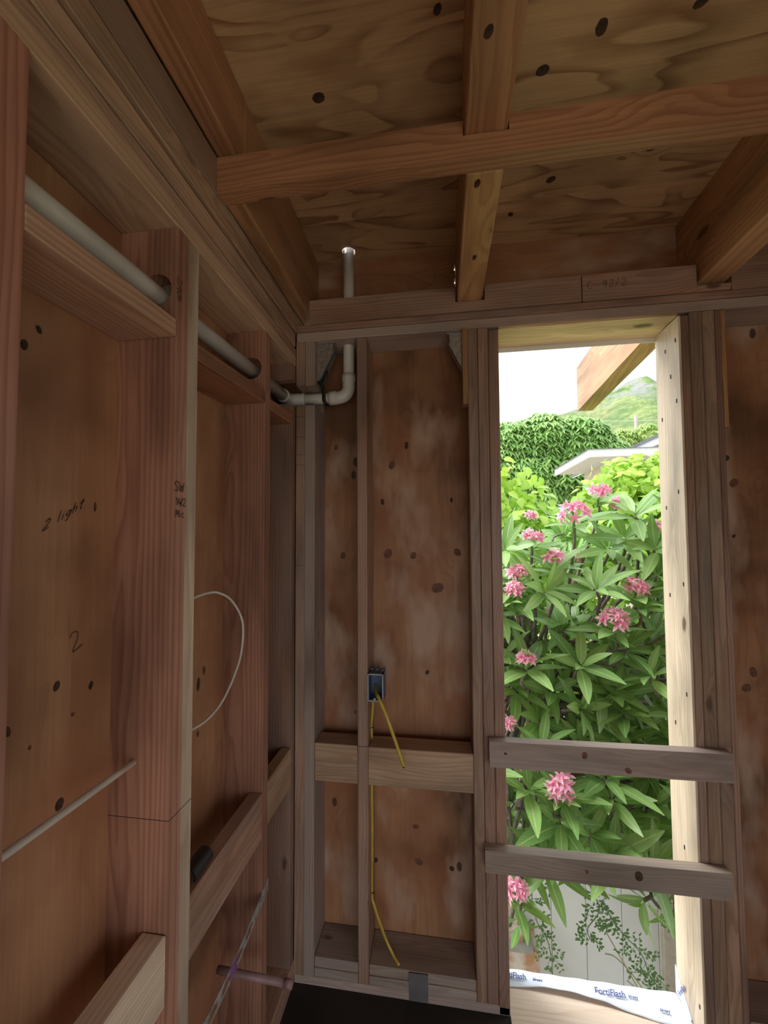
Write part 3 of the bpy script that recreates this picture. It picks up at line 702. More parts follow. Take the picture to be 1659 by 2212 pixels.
def strokes(name, txt, origin, du, dv, size, wid, mat, parent, adv=.85):
    """ink strokes laid on a surface spanned by unit vectors du (writing direction) and dv (up)"""
    o = Vector(origin); du = Vector(du).normalized(); dv = Vector(dv).normalized(); nn = du.cross(dv).normalized()
    vs = []; fs = []; x = 0
    for ch in txt:
        if ch == ' ': x += .7; continue
        for stv in GL[ch]:
            P = spline([Vector((p[0]+x, p[1], 0)) for p in stv], 4) if len(stv) > 2 else [Vector((p[0]+x, p[1], 0)) for p in stv]
            for a, b_ in zip(P[:-1], P[1:]):
                d = (b_-a)
                if d.length < 1e-6: continue
                nrm = Vector((-d.y, d.x, 0)).normalized()*(wid/size/2); k = len(vs)
                for q in (a+nrm, a-nrm, b_-nrm, b_+nrm):
                    vs.append(o+du*(q.x*size)+dv*(q.y*size)+nn*.0006)
                fs.append((k, k+1, k+2, k+3))
        x += adv if ch not in 'li.' else .5
    return link(name, mesh_from(name, vs, fs, mat), parent, (0, 0, 0))
a = onX(90, 1148, XS+.0008); bb = onX(178, 1096, XS+.0008)
strokes('handwriting', '2 light', a, bb-a, (0, .32, 1), (bb-a).length/4.7, .0026, M['pencil'], wl, .8)
a = onX(376, 1060, XL+.0008)
strokes('handwriting', 'SW', a, (0, 1, 0), (0, 0, 1), .021, .0019, M['ink'], studs_l[2], .78)
a = onX(379, 1091, XL+.0008); strokes('handwriting', '14/2', a, (0, 1, 0), (0, 0, 1), .016, .0018, M['ink'], studs_l[2], .48)
a = onX(379, 1117, XL+.0008); strokes('handwriting', 'Mic', a, (0, 1, 0), (0, 0, 1), .016, .0018, M['ink'], studs_l[2], .7)
a = onX(392, 655, XL+.0008); strokes('handwriting', '401/2', a, (0, 0, 1), (0, -1, 0), .016, .0014, M['ink'], studs_l[2], .62)
a = onX(155, 1410, XS+.0008); strokes('handwriting', '27', a, (0, 1, .4), (0, -.3, 1), .035, .0018, M['pencil'], wl, .8) if '7' in GL else strokes('handwriting', '2', a, (0, 1, .4), (0, -.3, 1), .035, .0018, M['pencil'], wl, .8)
a = onY(1268, 625, YB-.0004); strokes('handwriting', 'C. 92/2', a, (1, 0, .02), (0, 0, 1), .026, .0018, M['pencil'], wb, .8)
# pencil lines squared round the studs
bm = bmesh.new()
def pencil(p, q, w=.0009):
    d = (q-p); mid = (p+q)/2
    add_box(bm, min(p.x, q.x)-w/2, max(p.x, q.x)+w/2, min(p.y, q.y)-w/2, max(p.y, q.y)+w/2, min(p.z, q.z)-w/2, max(p.z, q.z)+w/2)
zl = -.575+ZC
pencil(Vector((XS, .7678, zl)), Vector((XL, .7678, zl))); pencil(Vector((XL+.0003, .768, zl)), Vector((XL+.0003, .842, zl)))
link('pencil_lines', bm_mesh('pencil_lines', bm, M['ink']), studs_l[2], (0, 0, 0))['kind'] = 'stuff'
bm = bmesh.new()
for z_ in (.48, .40, .33, .29, -.10): pencil(Vector((-.556, YB-.0003, z_+ZC)), Vector((-.5215, YB-.0003, z_+ZC)), .0012)
pencil(Vector((-.3145, YB-.0003, -.767+ZC)), Vector((-.2755, YB-.0003, -.767+ZC)), .0014)
link('pencil_lines', bm_mesh('pencil_lines', bm, M['ink']), wb, (0, 0, 0))['kind'] = 'stuff'

# ---- loose dark knots in the plywood and lumber, each a thin plug in its face
def knot(px, py, rpx, plane, val, parent, mat=None, stretch=1.0):
    p = onZ(px, py, val) if plane == 'z' else onX(px, py, val) if plane == 'x' else onY(px, py, val)
    r_ = rpx*((p-Vector((0, 0, ZC))).dot(FW))/FPX
    u, v, n_ = {'z': (Vector((1, 0, 0)), Vector((0, 1, 0)), Vector((0, 0, -1))), 'x': (Vector((0, 1, 0)), Vector((0, 0, 1)), Vector((1, 0, 0))), 'y': (Vector((1, 0, 0)), Vector((0, 0, 1)), Vector((0, -1, 0)))}[plane]
    bm = bmesh.new(); k = 12; top = []; bot = []
    ph = R.uniform(0, 6)
    for i in range(k):
        a = 2*math.pi*i/k; q = r_*(1+.16*math.sin(2*a+ph)+R.uniform(-.06, .06))
        w = u*(math.cos(a)*q)+v*(math.sin(a)*q*stretch)
        top.append(bm.verts.new(w*.94+n_*.0008)); bot.append(bm.verts.new(w-n_*.002))
    bm.faces.new(top); bm.faces.new(bot[::-1])
    for i in range(k): bm.faces.new((bot[i], bot[(i+1) % k], top[(i+1) % k], top[i]))
    return link('knot', bm_mesh('knot', bm, mat or M['knot']), parent, tuple(p))
for (px, py, r_) in ((688, 211, 13), (1300, 58, 15), (1172, 152, 13), (945, 20, 10), (1515, 4, 13), (1190, 388, 9), (1103, 463, 6)): knot(px, py, r_, 'z', 1.178, ceil)
for (px, py, r_, st_) in ((52, 745, 9, 1.3), (84, 712, 7, 1.2), (205, 1095, 4, 2.5), (122, 1482, 8, 1.4), (196, 1480, 6, 1.5), (16, 1581, 7, 1.6), (128, 1738, 9, 1.7), (157, 1543, 4, 1.4), (428, 1478, 6, 2.2), (427, 1585, 4, 2.), (64, 1615, 4, 1.2)): knot(px, py, r_, 'x', XS, wl, None if r_ > 4 else M['knot_red'], st_)
for (px, py, r_, st_, mm) in ((878, 962, 5, 1.5, 'knot'), (846, 1005, 8, 1.1, 'knot_red'), (826, 1084, 5, 1.3, 'knot'), (975, 1080, 4, 1.3, 'knot'), (838, 1196, 11, .9, 'knot_red'), (893, 1200, 8, .9, 'knot_red'), (945, 1270, 12, 1.1, 'knot_red'), (988, 1193, 8, 1.1, 'knot_red'), (741, 1200, 7, 1., 'knot_red'), (726, 966, 5, 1.2, 'knot_red'),
        (1568, 990, 7, 1.1, 'knot'), (1585, 1043, 9, 1.1, 'knot_red'), (1627, 1452, 9, 1.2, 'knot_red'), (1612, 1486, 9, 1.2, 'knot_red'), (1585, 1158, 4, 1., 'knot'), (898, 1785, 6, 1., 'knot_red'), (976, 1876, 5, 1.2, 'knot'), (905, 1862, 9, .8, 'knot_red'), (811, 1858, 5, 1.2, 'knot'), (923, 1452, 4, 1.4, 'knot')): knot(px, py, r_, 'y', YS, wb, M[mm], st_)
knot(1380, 1893, 10, 'y', YB-.039, gb2, M['knot']); knot(1268, 1883, 4, 'y', YB-.039, gb2, M['knot_red']); knot(1263, 1632, 7, 'y', YB-.039, gb1, M['knot_red']); knot(1357, 1665, 7, 'y', YB-.039, gb1, M['knot_red']); knot(1092, 1628, 3, 'y', YB-.039, gb1, M['knot'])
knot(1056, 68, 11, 'z', .945, ceil, M['knot'], 1.2); knot(1031, 396, 6, 'z', .888, ceil, M['knot'], 2.); knot(1025, 556, 5, 'z', .888, ceil, M['knot'], 1.5)

# ================================================================== OUTSIDE
GZ = -3.6; R.seed(7)
gr = lum('ground', -60, 90, -60, 230, GZ-.3, GZ, 'x', M['soil'], bev=0); tag(gr, 'green and brown ground below the window', None, None, 'structure')

# ---- fence of pale upright boards
fy = 3.45
fe = thing('fence', 'pale grey fence of smooth upright boards behind the shrub', 'fence', (1.2, fy, GZ+ZC))
bw = .262; nb = 17; fx0 = -1.0
me = bm_mesh('board', box_bm(bw-.004, .02, 1.75, .003), M['fence'])
for k in range(nb):
    o = link('board', me, fe, (fx0+bw*k+bw/2, fy, GZ+ZC+.03+.875))
bm = bmesh.new(); add_box(bm, fx0, fx0+nb*bw, fy+.012, fy+.03, GZ+.03, GZ+1.74)
link('backing', bm_mesh('backing', bm, M['fencegap']), fe, (0, 0, ZC))
bm = bmesh.new(); add_box(bm, fx0, fx0+nb*bw, fy-.02, fy+.05, GZ+1.785, GZ+1.85)
link('cap_rail', bm_mesh('cap_rail', bm, M['fence']), fe, (0, 0, ZC))
pp = onY(1446, 2060, fy-.03)
bm = bmesh.new(); add_box(bm, pp.x-.04, pp.x+.05, fy-.05, fy-.012, GZ, GZ+1.84)
link('post', bm_mesh('post', bm, M['cream']), fe, (0, 0, ZC))

# ---- rusty pier
q = onY(1100, 2005, 3.2); q2 = onY(1166, 2058, 3.2); q3 = onY(1130, 2002, 3.2)
pr = thing('concrete_pier', 'rust-stained concrete pier at the lower left of the opening', 'pier', (q.x, 3.2, GZ+ZC))
bm = bmesh.new(); add_box(bm, q.x-.35, q2.x, 3.2, 3.42, GZ+ZC, q2.z); link('pier', bm_mesh('pier', bm, M['rust']), pr)
bm = bmesh.new(); add_box(bm, q.x-.35, q2.x-.05, 3.18, 3.42, q2.z, q2.z+.035); link('cap', bm_mesh('cap', bm, M['concrete']), pr)
bm = bmesh.new(); add_box(bm, q.x-.35, q3.x, 3.22, 3.40, q2.z+.035, q3.z); link('upper_block', bm_mesh('upper_block', bm, M['rust']), pr)

# ---- leaves
def leaf_mesh(name, mat, L_=1.0, Wd=.32, seg=6, droop=.25, fold=.18, shape='plum'):
    vs = []; fs = []; uv = []
    for i in range(seg+1):
        t = i/seg
        if shape == 'plum': w = Wd/2*(math.sin(math.pi*min(1, t**.85))**.75 if 0 < t < 1 else .0)
        elif shape == 'heart': w = Wd/2*(math.sin(math.pi*t**.6)**.8 if 0 < t < 1 else 0)
        else: w = Wd/2*(math.sin(math.pi*t)**.7 if 0 < t < 1 else 0)
        w = max(w, .012)
        z = -droop*t*t; x = L_*t*(1-.12*droop*t)
        vs += [(x, -w, z+fold*w), (x, 0, z), (x, w, z+fold*w)]
        uv += [(t, 0), (t, .5), (t, 1)]
    for i in range(seg):
        a = 3*i; fs += [(a, a+3, a+4, a+1), (a+1, a+4, a+5, a+2)]
    me = mesh_from(name, vs, fs, mat, True)
    ul = me.uv_layers.new(name='UVMap'); li = [l.vertex_index for l in me.loops]
    for k, vi in enumerate(li): ul.data[k].uv = uv[vi]
    return me
def frame(pos, d, nrm, s):
    x = Vector(d).normalized(); z = Vector(nrm); z = (z-x*z.dot(x))
    if z.length < 1e-4: z = Vector((0, 0, 1))
    z.normalize(); y = z.cross(x)
    mt = Matrix.Identity(4)
    for i in range(3):
        mt[i][0] = x[i]*s; mt[i][1] = y[i]*s; mt[i][2] = z[i]*s; mt[i][3] = pos[i]
    return mt
def merged(name, base, mats, parent, mat):
    """many leaves joined into one mesh, with UVs and a per-leaf tint"""
    bv = np.array([v.co[:] for v in base.vertices]); bf = np.array([p.vertices[:] for p in base.polygons])
    buv = np.zeros(len(base.loops)*2); base.uv_layers[0].data.foreach_get('uv', buv)
    n = len(mats); nv = len(bv); A = np.array([np.array(m_) for m_ in mats])
    V = np.einsum('nij,vj->nvi', A[:, :3, :3], bv)+A[:, None, :3, 3]
    F = (bf[None]+(np.arange(n)*nv)[:, None, None]).reshape(-1, 4)
    me = bpy.data.meshes.new(name); me.vertices.add(n*nv); me.vertices.foreach_set('co', V.reshape(-1))
    me.loops.add(F.size); me.loops.foreach_set('vertex_index', F.reshape(-1)); me.polygons.add(len(F))
    me.polygons.foreach_set('loop_start', np.arange(len(F))*4)
    me.update(calc_edges=True)
    ul = me.uv_layers.new(name='UVMap'); ul.data.foreach_set('uv', np.tile(buv, n))
    at = me.attributes.new('tint', 'FLOAT', 'POINT'); at.data.foreach_set('value', np.repeat(np.random.RandomState(3).rand(n), nv))
    me.polygons.foreach_set('use_smooth', [True]*len(F)); me.materials.append(mat); me.validate()
    o = link(name, me, parent); o['kind'] = 'stuff'
    return o
def place_leaf(name, me, mtx, parent):
    o = bpy.data.objects.new(name, me); COL.objects.link(o)
    o.parent = parent; o.matrix_parent_inverse = LOC[parent.name].inverted(); o.matrix_basis = mtx
    return o
def unit(r):
    while True:
        v = Vector((r.uniform(-1, 1), r.uniform(-1, 1), r.uniform(-1, 1)))
        if .05 < v.length < 1: return v.normalized()

# ---- frangipani-like flowering shrub
base_p = onY(1640, 2000, 3.0); base_p.z = GZ+ZC
sh = thing('flowering_shrub', 'large green shrub with long glossy leaves and pink flower clusters outside the opening', 'shrub', tuple(base_p))
plum = leaf_mesh('leaf', M['plum_leaf'], 1, .285, 6, .22, .2)
ros = []          # (position, growth direction, leaf size, n)
flowers = [(1240, 1112, 1.15, 2.55), (1293, 1066, .85, 2.75), (1150, 1162, .72, 2.6), (1197, 1212, .85, 2.55), (1117, 1238, .66, 2.5), (1113, 1274, .68, 2.45), (1372, 1270, .80, 2.5), (1326, 1342, 1.0, 2.4),
           (1138, 1424, .62, 2.4), (1100, 1565, .45, 2.4), (1213, 1703, 1.05, 2.25), (1112, 1925, .85, 2.2), (1332, 1090, .5, 2.8), (1420, 1140, .6, 2.75), (1243, 1203, .45, 2.9), (1242, 1268, .4, 2.9), (1130, 1668, .5, 2.5), (1146, 1114, .35, 2.9), (1195, 1320, .4, 2.9),
           (1020, 1350, .8, 2.6), (1530, 1220, .8, 2.6), (1560, 1500, .8, 2.5), (980, 1600, .8, 2.5)]
for (px, py, s_, Yd) in flowers:
    if s_ > .55:
        p = onY(px, py+28, Yd+.03); ros.append((p, Vector((R.uniform(-.2, .2), -.25, 1)).normalized(), R.uniform(.23, .29), 10, 1))
grid = []
for py in range(1050, 1870, 62):
    for px in range(900, 1640, 66):
        x_ = px+R.uniform(-26, 26)+(33 if (py//62) % 2 else 0); y_ = py+R.uniform(-24, 24)
        top = 1075+ (60 if x_ < 1180 else 0) + 30*math.sin(x_*.02)
        if x_ < 1160: top = 1190
        if y_ < top: continue
        if any((x_-f[0])**2+(y_-f[1])**2 < 46**2 for f in flowers): continue
        grid.append((x_, y_))
for (x_, y_) in grid:
    Yd = R.uniform(2.35, 2.75)-.12*(y_-1400)/450
    tilt = Vector((R.uniform(-.5, .5), R.uniform(-.75, -.1), R.uniform(.35, 1))).normalized()
    ros.append((onY(x_, y_, Yd), tilt, R.uniform(.22, .29), R.choice((8, 9, 10)), 1))
for k in range(150):       # inner, shaded layer
    x_, y_ = R.uniform(880, 1660), R.uniform(1150, 1880)
    ros.append((onY(x_, y_, R.uniform(2.85, 3.3)), Vector((R.uniform(-.6, .6), R.uniform(-.4, .3), R.uniform(.2, 1))).normalized(), R.uniform(.22, .3), 9, 0))
hang = [(onY(1395, 1938, 2.2), Vector((-.4, -.3, -.25)).normalized(), .17, 8, 1), (onY(1120, 1985, 2.2), Vector((-.1, -.2, -1)).normalized(), .15, 4, 1), (onY(1128, 1912, 2.25), Vector((.8, -.3, .2)).normalized(), .12, 3, 1), (onY(1440, 1965, 2.3), Vector((.4, -.3, -.5)).normalized(), .15, 5, 1)]
ros += hang
cand = []
for (p, d, s_, n_, near) in ros:
    a = d.orthogonal().normalized(); b2 = d.cross(a); ph = R.uniform(0, 6.28)
    for k in range(n_):
        az = ph+k*2.39996; el = math.radians(R.uniform(8, 32)+ 42*(k/n_)**1.5)
        out = (a*math.cos(az)+b2*math.sin(az)); ld = out*math.cos(el)+d*math.sin(el)
        sz = s_*R.uniform(.7, 1.1)*(1-.35*(k/n_)**2)
        cand.append((near, frame(p+d*(.012*k/ n_*3)+ld*.012, ld, d*math.cos(el)-out*math.sin(el)+unit(R)*.25, sz)))
def in_view(mt):
    v = Vector((mt[0][3], mt[1][3], mt[2][3]-ZC)); c = v.dot(FW); x_ = CX+FPX*v.dot(RT)/c; y_ = CY-FPX*v.dot(UP)/c
    return 1060 < x_ < 1480 and 1000 < y_ < 2150
vis = sorted([c for c in cand if c[0] and in_view(c[1])], key=lambda c: c[1][1][3]); ids = set(id(c) for c in vis[:290])
for c in vis[:290]: place_leaf('leaf', plum, c[1], sh)
rest = [c[1] for c in cand if id(c) not in ids]
merged('foliage', plum, rest, sh, M['plum_leaf'])
# branches
bm = bmesh.new()
hubs = [Vector((base_p.x+R.uniform(-1.5, .3), R.uniform(2.8, 3.15), R.uniform(-1.7, -.8)+ZC)) for _ in range(12)]
for h in hubs:
    tube_bm(bm, spline([base_p+Vector((R.uniform(-.1, .1), R.uniform(-.05, .05), 0)), base_p.lerp(h, .5)+Vector((R.uniform(-.15, .15), 0, .1)), h], 4), [.035-.0018*i for i in range(9)], 7)
for (p, d, s_, n_, near) in ros:
    h = min(hubs, key=lambda q_: (q_-p).length+(1.5 if q_.z > p.z-.1 else 0))
    mid = h.lerp(p, .55)+Vector((R.uniform(-.08, .08), R.uniform(.0, .15), -.12*R.random()))
    tube_bm(bm, spline([h, mid, p-d*.10, p+d*.02], 4), [.014-.0005*i for i in range(13)], 6)
link('branches', bm_mesh('branches', bm, M['bark'], True), sh)
# flowers
def flower_mesh():
    base = leaf_mesh('petal_tmp', M['petal'], 1, .36, 4, .3, .15)
    vs = []; fs = []; uv = []
    for k in range(5):
        mt = Matrix.Rotation(k*2*math.pi/5, 4, 'Z') @ Matrix.Rotation(math.radians(-28), 4, 'Y') @ Matrix.Rotation(math.radians(18), 4, 'X')
        o_ = len(vs)
        for v in base.vertices: vs.append(mt @ v.co)
        for p_ in base.polygons: fs.append(tuple(i+o_ for i in p_.vertices))
    me = mesh_from('flower', vs, fs, M['petal'], True); ul = me.uv_layers.new(name='UVMap')
    bu = [0]*(len(base.loops)*2); base.uv_layers[0].data.foreach_get('uv', bu); ul.data.foreach_set('uv', bu*5)
    bpy.data.meshes.remove(base); return me
fm = flower_mesh()
stalk = None
for (px, py, s_, Yd) in flowers:
    p = onY(px, py, Yd-.06); rad = .062*s_*Yd/2.5
    cl = link('flower_cluster', bm_mesh('flower_cluster', (lambda b_: (tube_bm(b_, [Vector((0, .03, -.10*s_)), Vector((0, 0, -.02)), Vector((0, 0, .0))], [.008, .007, .006], 6), b_)[1])(bmesh.new()), M['plum_leaf']), sh, tuple(p))
    nfl = int(7+10*s_)
    for k in range(nfl):
        d = unit(R)
        if d.y > .25: d.y = -d.y
        if d.z < -.3: d.z = -d.z*.6
        d.normalize()
        stretch = 1.35 if (px, py) in ((1213, 1703),) else 1.0
        q = p+Vector((d.x*rad, d.y*rad*.8, d.z*rad*stretch*.95))
        o = bpy.data.objects.new('flower', fm); COL.objects.link(o); o.parent = cl; o.matrix_parent_inverse = LOC[cl.name].inverted()
        dd = (d+Vector((0, -.4, .3))+unit(R)*.35).normalized(); a = dd.orthogonal().normalized()
        mt = frame(q, a, dd, .043*R.uniform(.8, 1.1)*(.75+.3*s_)); o.matrix_basis = mt

# ---- yellow-green broadleaf bushes behind the shrub
heart = leaf_mesh('leaf', M['vine_leaf'], 1, .78, 5, .25, .15, 'heart')
def bush(name, label, blobs, n, smin, smax, nobj, stem):
    t = thing(name, label, 'bush', stem, None); L_ = []
    for (c, rx, ry, rz, wgt) in blobs:
        for _ in range(int(n*wgt)):
            d = unit(R); rr = R.choice((R.uniform(.6, 1.0), R.uniform(.8, 1.28))); p = Vector((c.x+d.x*rx*rr, c.y+d.y*ry*rr, c.z+d.z*rz*rr))
            out = Vector((d.x, d.y*.8-.2, d.z*.6)); ld = (out*.5+unit(R)*.6+Vector((0, -.1, -.55))).normalized()
            L_.append(frame(p, ld, out+Vector((0, -.35, .6))+unit(R)*.7, R.uniform(smin, smax)))
    L_.sort(key=lambda m_: m_[1][3])
    for m_ in L_[:nobj]: place_leaf('leaf', heart, m_, t)
    merged('foliage', heart, L_[nobj:], t, M['vine_leaf'])
    bm = bmesh.new()
    for (c, rx, ry, rz, wgt) in blobs:
        tube_bm(bm, spline([Vector(stem), Vector(stem).lerp(c, .5)+Vector((.1, .1, 0)), c+Vector((0, 0, rz*.5))], 5), [.035-.0022*i for i in range(11)], 6)
    link('stems', bm_mesh('stems', bm, M['bark'], True), t)
    return t
def gp(px, Y): p = onY(px, 1500, Y); return (p.x, Y, GZ+ZC)
bush('leafy_bush', 'bright yellow-green leafy bush at the left side of the opening', [(onY(1085, 1130, 3.9), .42, .35, .50, 1), (onY(1165, 1215, 3.8), .42, .35, .42, 1), (onY(1240, 1190, 4.1), .35, .3, .22, .7), (onY(1010, 1150, 4.0), .4, .35, .6, .6), (onY(1150, 1450, 3.75), .6, .2, .9, 1.0), (onY(1330, 1420, 3.8), .55, .2, .95, 1.0), (onY(1480, 1430, 3.8), .5, .2, .9, .7)], 700, .075, .125, 180, gp(1130, 3.9))
bush('leafy_bush', 'bright yellow-green leafy bush in front of the house eave', [(onY(1350, 1062, 4.2), .34, .35, .26, 1), (onY(1425, 1052, 4.1), .38, .35, .30, 1), (onY(1310, 1075, 4.1), .20, .25, .2, .5), (onY(1420, 1140, 3.9), .45, .3, .45, .9), (onY(1510, 1080, 4.1), .45, .35, .45, .7)], 650, .075, .125, 160, gp(1400, 4.1))
# ---- fine-leaved sprays hanging in front of the fence
oval = leaf_mesh('leaflet', M['fern_leaf'], 1, .5, 3, .1, .1, 'oval')
def spray(label, pts, Yd, n, spread):
    P = spline([onY(px, py, Yd) for (px, py) in pts], 10)
    t = thing('leafy_spray', label, 'plant', tuple(P[0]), 'fine-leaved sprays before the fence'); mats = []
    bm = bmesh.new(); tube_bm(bm, P, .003, 5)
    for k in range(n):
        i = min(len(P)-1, int((k+.5)/n*len(P))); base = P[i]; side = Vector(((1 if k % 2 else -1)*R.uniform(.35, 1), R.uniform(-.5, .1), R.uniform(-1.0, .15))).normalized()
        Lr = R.uniform(.55, 1.1)*spread; tube_bm(bm, [base, base+side*Lr], .0011, 4)
        for j in range(5):
            q_ = base+side*Lr*(.25+.75*j/4)+Vector((0, R.uniform(-.03, .03), 0))
            for s_ in (-1, 1):
                pd = Vector((side.z*s_, .0, -side.x*s_)); mats.append(frame(q_+pd*.003, (pd*.75+side*.6+unit(R)*.2), Vector((R.uniform(-.5, .5), -1, .2)), R.uniform(.020, .030)))
    link('stem', bm_mesh('stem', bm, M['fern_leaf']), t)
    merged('leaflets', oval, mats, t, M['fern_leaf'])
spray('feathery green spray hanging before the fence beside the left post', [(1180, 1850), (1150, 1920), (1158, 1985), (1182, 2030), (1190, 2065)], 2.75, 17, .085)
spray('feathery green spray hanging before the middle of the fence', [(1262, 1850), (1275, 1915), (1295, 1965), (1270, 2005), (1275, 2030)], 2.75, 15, .085)
spray('long feathery green spray trailing down to the right end of the tape', [(1300, 1950), (1340, 2010), (1385, 2060), (1405, 2110), (1440, 2150)], 2.7, 24, .10)
spray('feathery green sprig at the right edge of the opening below the boards', [(1470, 1900), (1455, 1950), (1460, 2000)], 2.6, 9, .07)
spray('feathery light green foliage inside the shrub above the upper board', [(1230, 1420), (1270, 1480), (1290, 1530), (1230, 1580)], 2.95, 40, .14)
spray('feathery light green foliage between the two boards', [(1160, 1700), (1180, 1760), (1190, 1800)], 2.6, 24, .12)
# dry grass stems
gs = thing('dry_grass', 'thin dry grass stems leaning before the fence', 'grass', tuple(onY(1400, 2160, 2.9)))
for pts in ([(1410, 2170), (1370, 2110), (1330, 2068), (1307, 2060)], [(1395, 2165), (1350, 2085), (1310, 2015)], [(1420, 2175), (1380, 2140), (1355, 2118)]):
    tube('stem', spline([onY(a_, b_, 2.9) for (a_, b_) in pts], 5), .004, M['grassstem'], gs, 5)

# ---- big tree, lower trees, hill, pole, house
mango = leaf_mesh('leaf', M['tree_leaf'], 1, .24, 3, .2, .15)
def tree(name, label, Yd, blobs, n, leaf, mat, trunk_px, down=.6):
    t = thing(name, label, 'tree', gp(trunk_px, Yd), None); mats = []
    for (px, py, r_px, wgt) in blobs:
        c = onY(px, py, Yd); r_ = r_px/FPX*Yd
        for _ in range(int(n*wgt)):
            d = unit(R)
            if d.y > .4: d.y *= -1
            p = c+Vector((d.x, d.y*.7, d.z*.85))*r_*R.uniform(.85, 1.03); az0 = R.uniform(0, 6.28)
            for k in range(6):
                az = az0+k*1.047; o_ = Vector((math.cos(az), math.sin(az), -down)); mats.append(frame(p, o_+unit(R)*.25, Vector((0, -.2, 1))+d*.5, leaf*R.uniform(.7, 1.15)))
    merged('foliage', mango, mats, t, mat)
    bm = bmesh.new(); b0 = Vector(gp(trunk_px, Yd)); b0.y += .6
    for (px, py, r_px, wgt) in blobs:
        c = onY(px, py, Yd+.5); tube_bm(bm, spline([b0, b0.lerp(c, .45)+Vector((0, 0, .2)), c], 5), [.03*Yd/2*.6*(1-.075*i) for i in range(11)], 7)
    link('trunk', bm_mesh('trunk', bm, M['bark'], True), t)
    # opaque inner mass of the crown: dense twigs and leaves seen as one body
    bm = bmesh.new()
    for (px, py, r_px, wgt) in blobs:
        c = onY(px, py, Yd+.1); g = bmesh.ops.create_icosphere(bm, subdivisions=2, radius=r_px/FPX*Yd*.8)
        for v in g['verts']: v.co = Vector((v.co.x, v.co.y*.7, v.co.z*.85))+c
    link('inner_crown', bm_mesh('inner_crown', bm, mat, True), t)
tree('broad_tree', 'broad dark green tree with drooping leaves in front of the hill', 19.0, [(1105, 960, 60, 1), (1175, 945, 62, 1), (1250, 950, 62, 1), (1300, 985, 52, .8), (1140, 1020, 70, 1), (1230, 1030, 75, 1), (1060, 1000, 70, .7), (1290, 1060, 60, .7), (1180, 1080, 70, .6), (1000, 970, 70, .6)], 320, .44, M['tree_leaf'], 1210)
tree('distant_tree', 'pale green tree behind the house roof near the utility pole', 32.0, [(1345, 955, 34, 1), (1400, 950, 40, 1), (1300, 960, 26, .6), (1450, 945, 40, .8), (1125, 925, 22, .5)], 130, .42, M['far_leaf'], 1380)
bm = bmesh.new(); NXH, NYH = 70, 46
def ridge(px):
    K = [(700, 985), (1000, 950), (1100, 925), (1160, 908), (1245, 878), (1320, 838), (1358, 818), (1388, 806), (1425, 826), (1480, 845), (1560, 830), (1700, 900), (1900, 960)]
    for (a_, ya), (b_, yb) in zip(K[:-1], K[1:]):
        if a_ <= px <= b_: return ya+(yb-ya)*(px-a_)/(b_-a_)
    return 980
rn = np.random.RandomState(5); vs_ = []; fs_ = []
for i in range(NXH+1):
    px = 720+i*(1150/NXH); top = onY(px, ridge(px), 200.)
    for j in range(NYH+1):
        v = j/NYH; Yv = 70+v*190
        prof = max(0, (Yv-70)/130)**1.35 if Yv <= 200 else max(0, 1-((Yv-200)/60)**1.6*.9)
        h = (top.z-(GZ+ZC))*prof
        h += (math.sin(px*.045+v*9)*1.0+math.sin(px*.021-v*14)*1.4+rn.uniform(-.6, .6))*prof*(1-.75*(abs(Yv-200) < 14))
        vs_.append((top.x*(.75+.25*Yv/200), Yv, GZ+ZC-.2+h))
for i in range(NXH):
    for j in range(NYH):
        a_ = i*(NYH+1)+j; fs_.append((a_, a_+NYH+1, a_+NYH+2, a_+1))
hl = link('hill', mesh_from('hill', vs_, fs_, M['hill'], True)); tag(hl, 'grassy hill with a rocky top rising behind the trees', None, None, 'structure')
# utility pole
p = onY(1373, 897, 42.); up_ = thing('utility_pole', 'wooden utility pole standing in front of the hill', 'pole', (p.x, 42., GZ+ZC))
tube('post', [(p.x, 42., GZ+ZC), (p.x, 42., p.z)], [.19, .14], M['pole'], up_, 10)
tube('wire', [(p.x-12, 41.85, p.z-.2), (p.x, 41.85, p.z-.6), (p.x+14, 41.85, p.z-.5)], .015, M['white'], up_, 4)
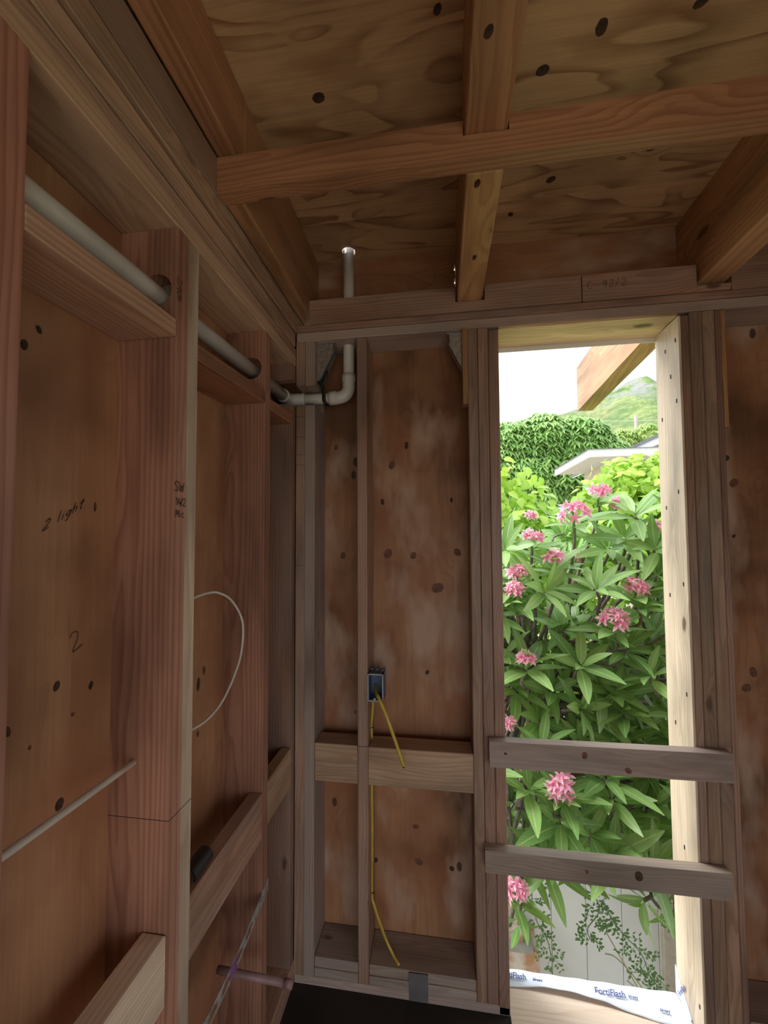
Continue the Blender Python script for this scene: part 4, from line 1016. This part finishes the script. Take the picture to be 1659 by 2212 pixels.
# house
hs = thing('house', 'neighbouring house with white eaves and a blue-grey roof', 'house', (4.6, 10.5, GZ+ZC))
c0 = onY(1272, 984, 9.0); zE = c0.z; xE = c0.x
bm = bmesh.new(); add_box(bm, xE, xE+6, 9.0, 9.05, zE-.03, zE+.13); add_box(bm, xE, xE+.05, 9.05, 11.6, zE-.03, zE+.13); link('fascia', bm_mesh('fascia', bm, M['white']), hs)
bm = bmesh.new(); add_box(bm, xE+.05, xE+6, 9.05, 11.6, zE+.0, zE+.03); link('soffit', bm_mesh('soffit', bm, M['soffit']), hs)
bm = bmesh.new(); V4 = [bm.verts.new(v) for v in ((xE-.05, 8.95, zE+.13), (xE+6, 8.95, zE+.13), (xE+6, 11.65, zE+.13), (xE-.05, 11.65, zE+.13), (xE+.6, 9.7, zE+.20), (xE+6, 9.7, zE+.20), (xE+6, 11.2, zE+.20), (xE+.6, 11.2, zE+.20))]
for f in ((3, 2, 1, 0), (0, 1, 5, 4), (4, 5, 6, 7), (2, 3, 7, 6), (3, 0, 4, 7), (1, 2, 6, 5)): bm.faces.new([V4[i] for i in f])
link('roof', bm_mesh('roof', bm, M['roof']), hs)
bm = bmesh.new(); add_box(bm, xE+.75, xE+6, 9.75, 11.5, GZ+ZC, zE); link('wall', bm_mesh('wall', bm, M['cream']), hs)
ga, gb = onY(1350, 970, 12.2), onY(1432, 932, 12.2); dgv = (gb-ga); gc = ga+dgv*2.6; sl = dgv.z/dgv.x
def gable(z_off, th, y0_, y1_, mat, nm):
    poly = [(ga.x, ga.z-z_off-th), (gc.x, gc.z-z_off-th), (gc.x+(gc.x-ga.x), ga.z-z_off-th), (gc.x+(gc.x-ga.x), ga.z-z_off), (gc.x, gc.z-z_off), (ga.x, ga.z-z_off)]
    prism(nm, poly, 'xz', y0_, y1_, 'x', mat, hs, rel=False)
gable(0, .10, 12.15, 17, M['roofgrey'], 'gable_roof'); gable(.10, .20, 12.2, 12.27, M['white'], 'gable_fascia'); gable(.12, .03, 12.27, 16.9, M['soffit'], 'gable_soffit')
prism('gable_wall', [(ga.x+.5, GZ+ZC), (2*gc.x-ga.x-.5, GZ+ZC), (2*gc.x-ga.x-.5, ga.z+.5*sl-.3), (gc.x, gc.z-.3), (ga.x+.5, ga.z+.5*sl-.3)], 'xz', 12.75, 16.5, 'x', M['cream'], hs, rel=False)
# low pale roof glimpsed over the bush
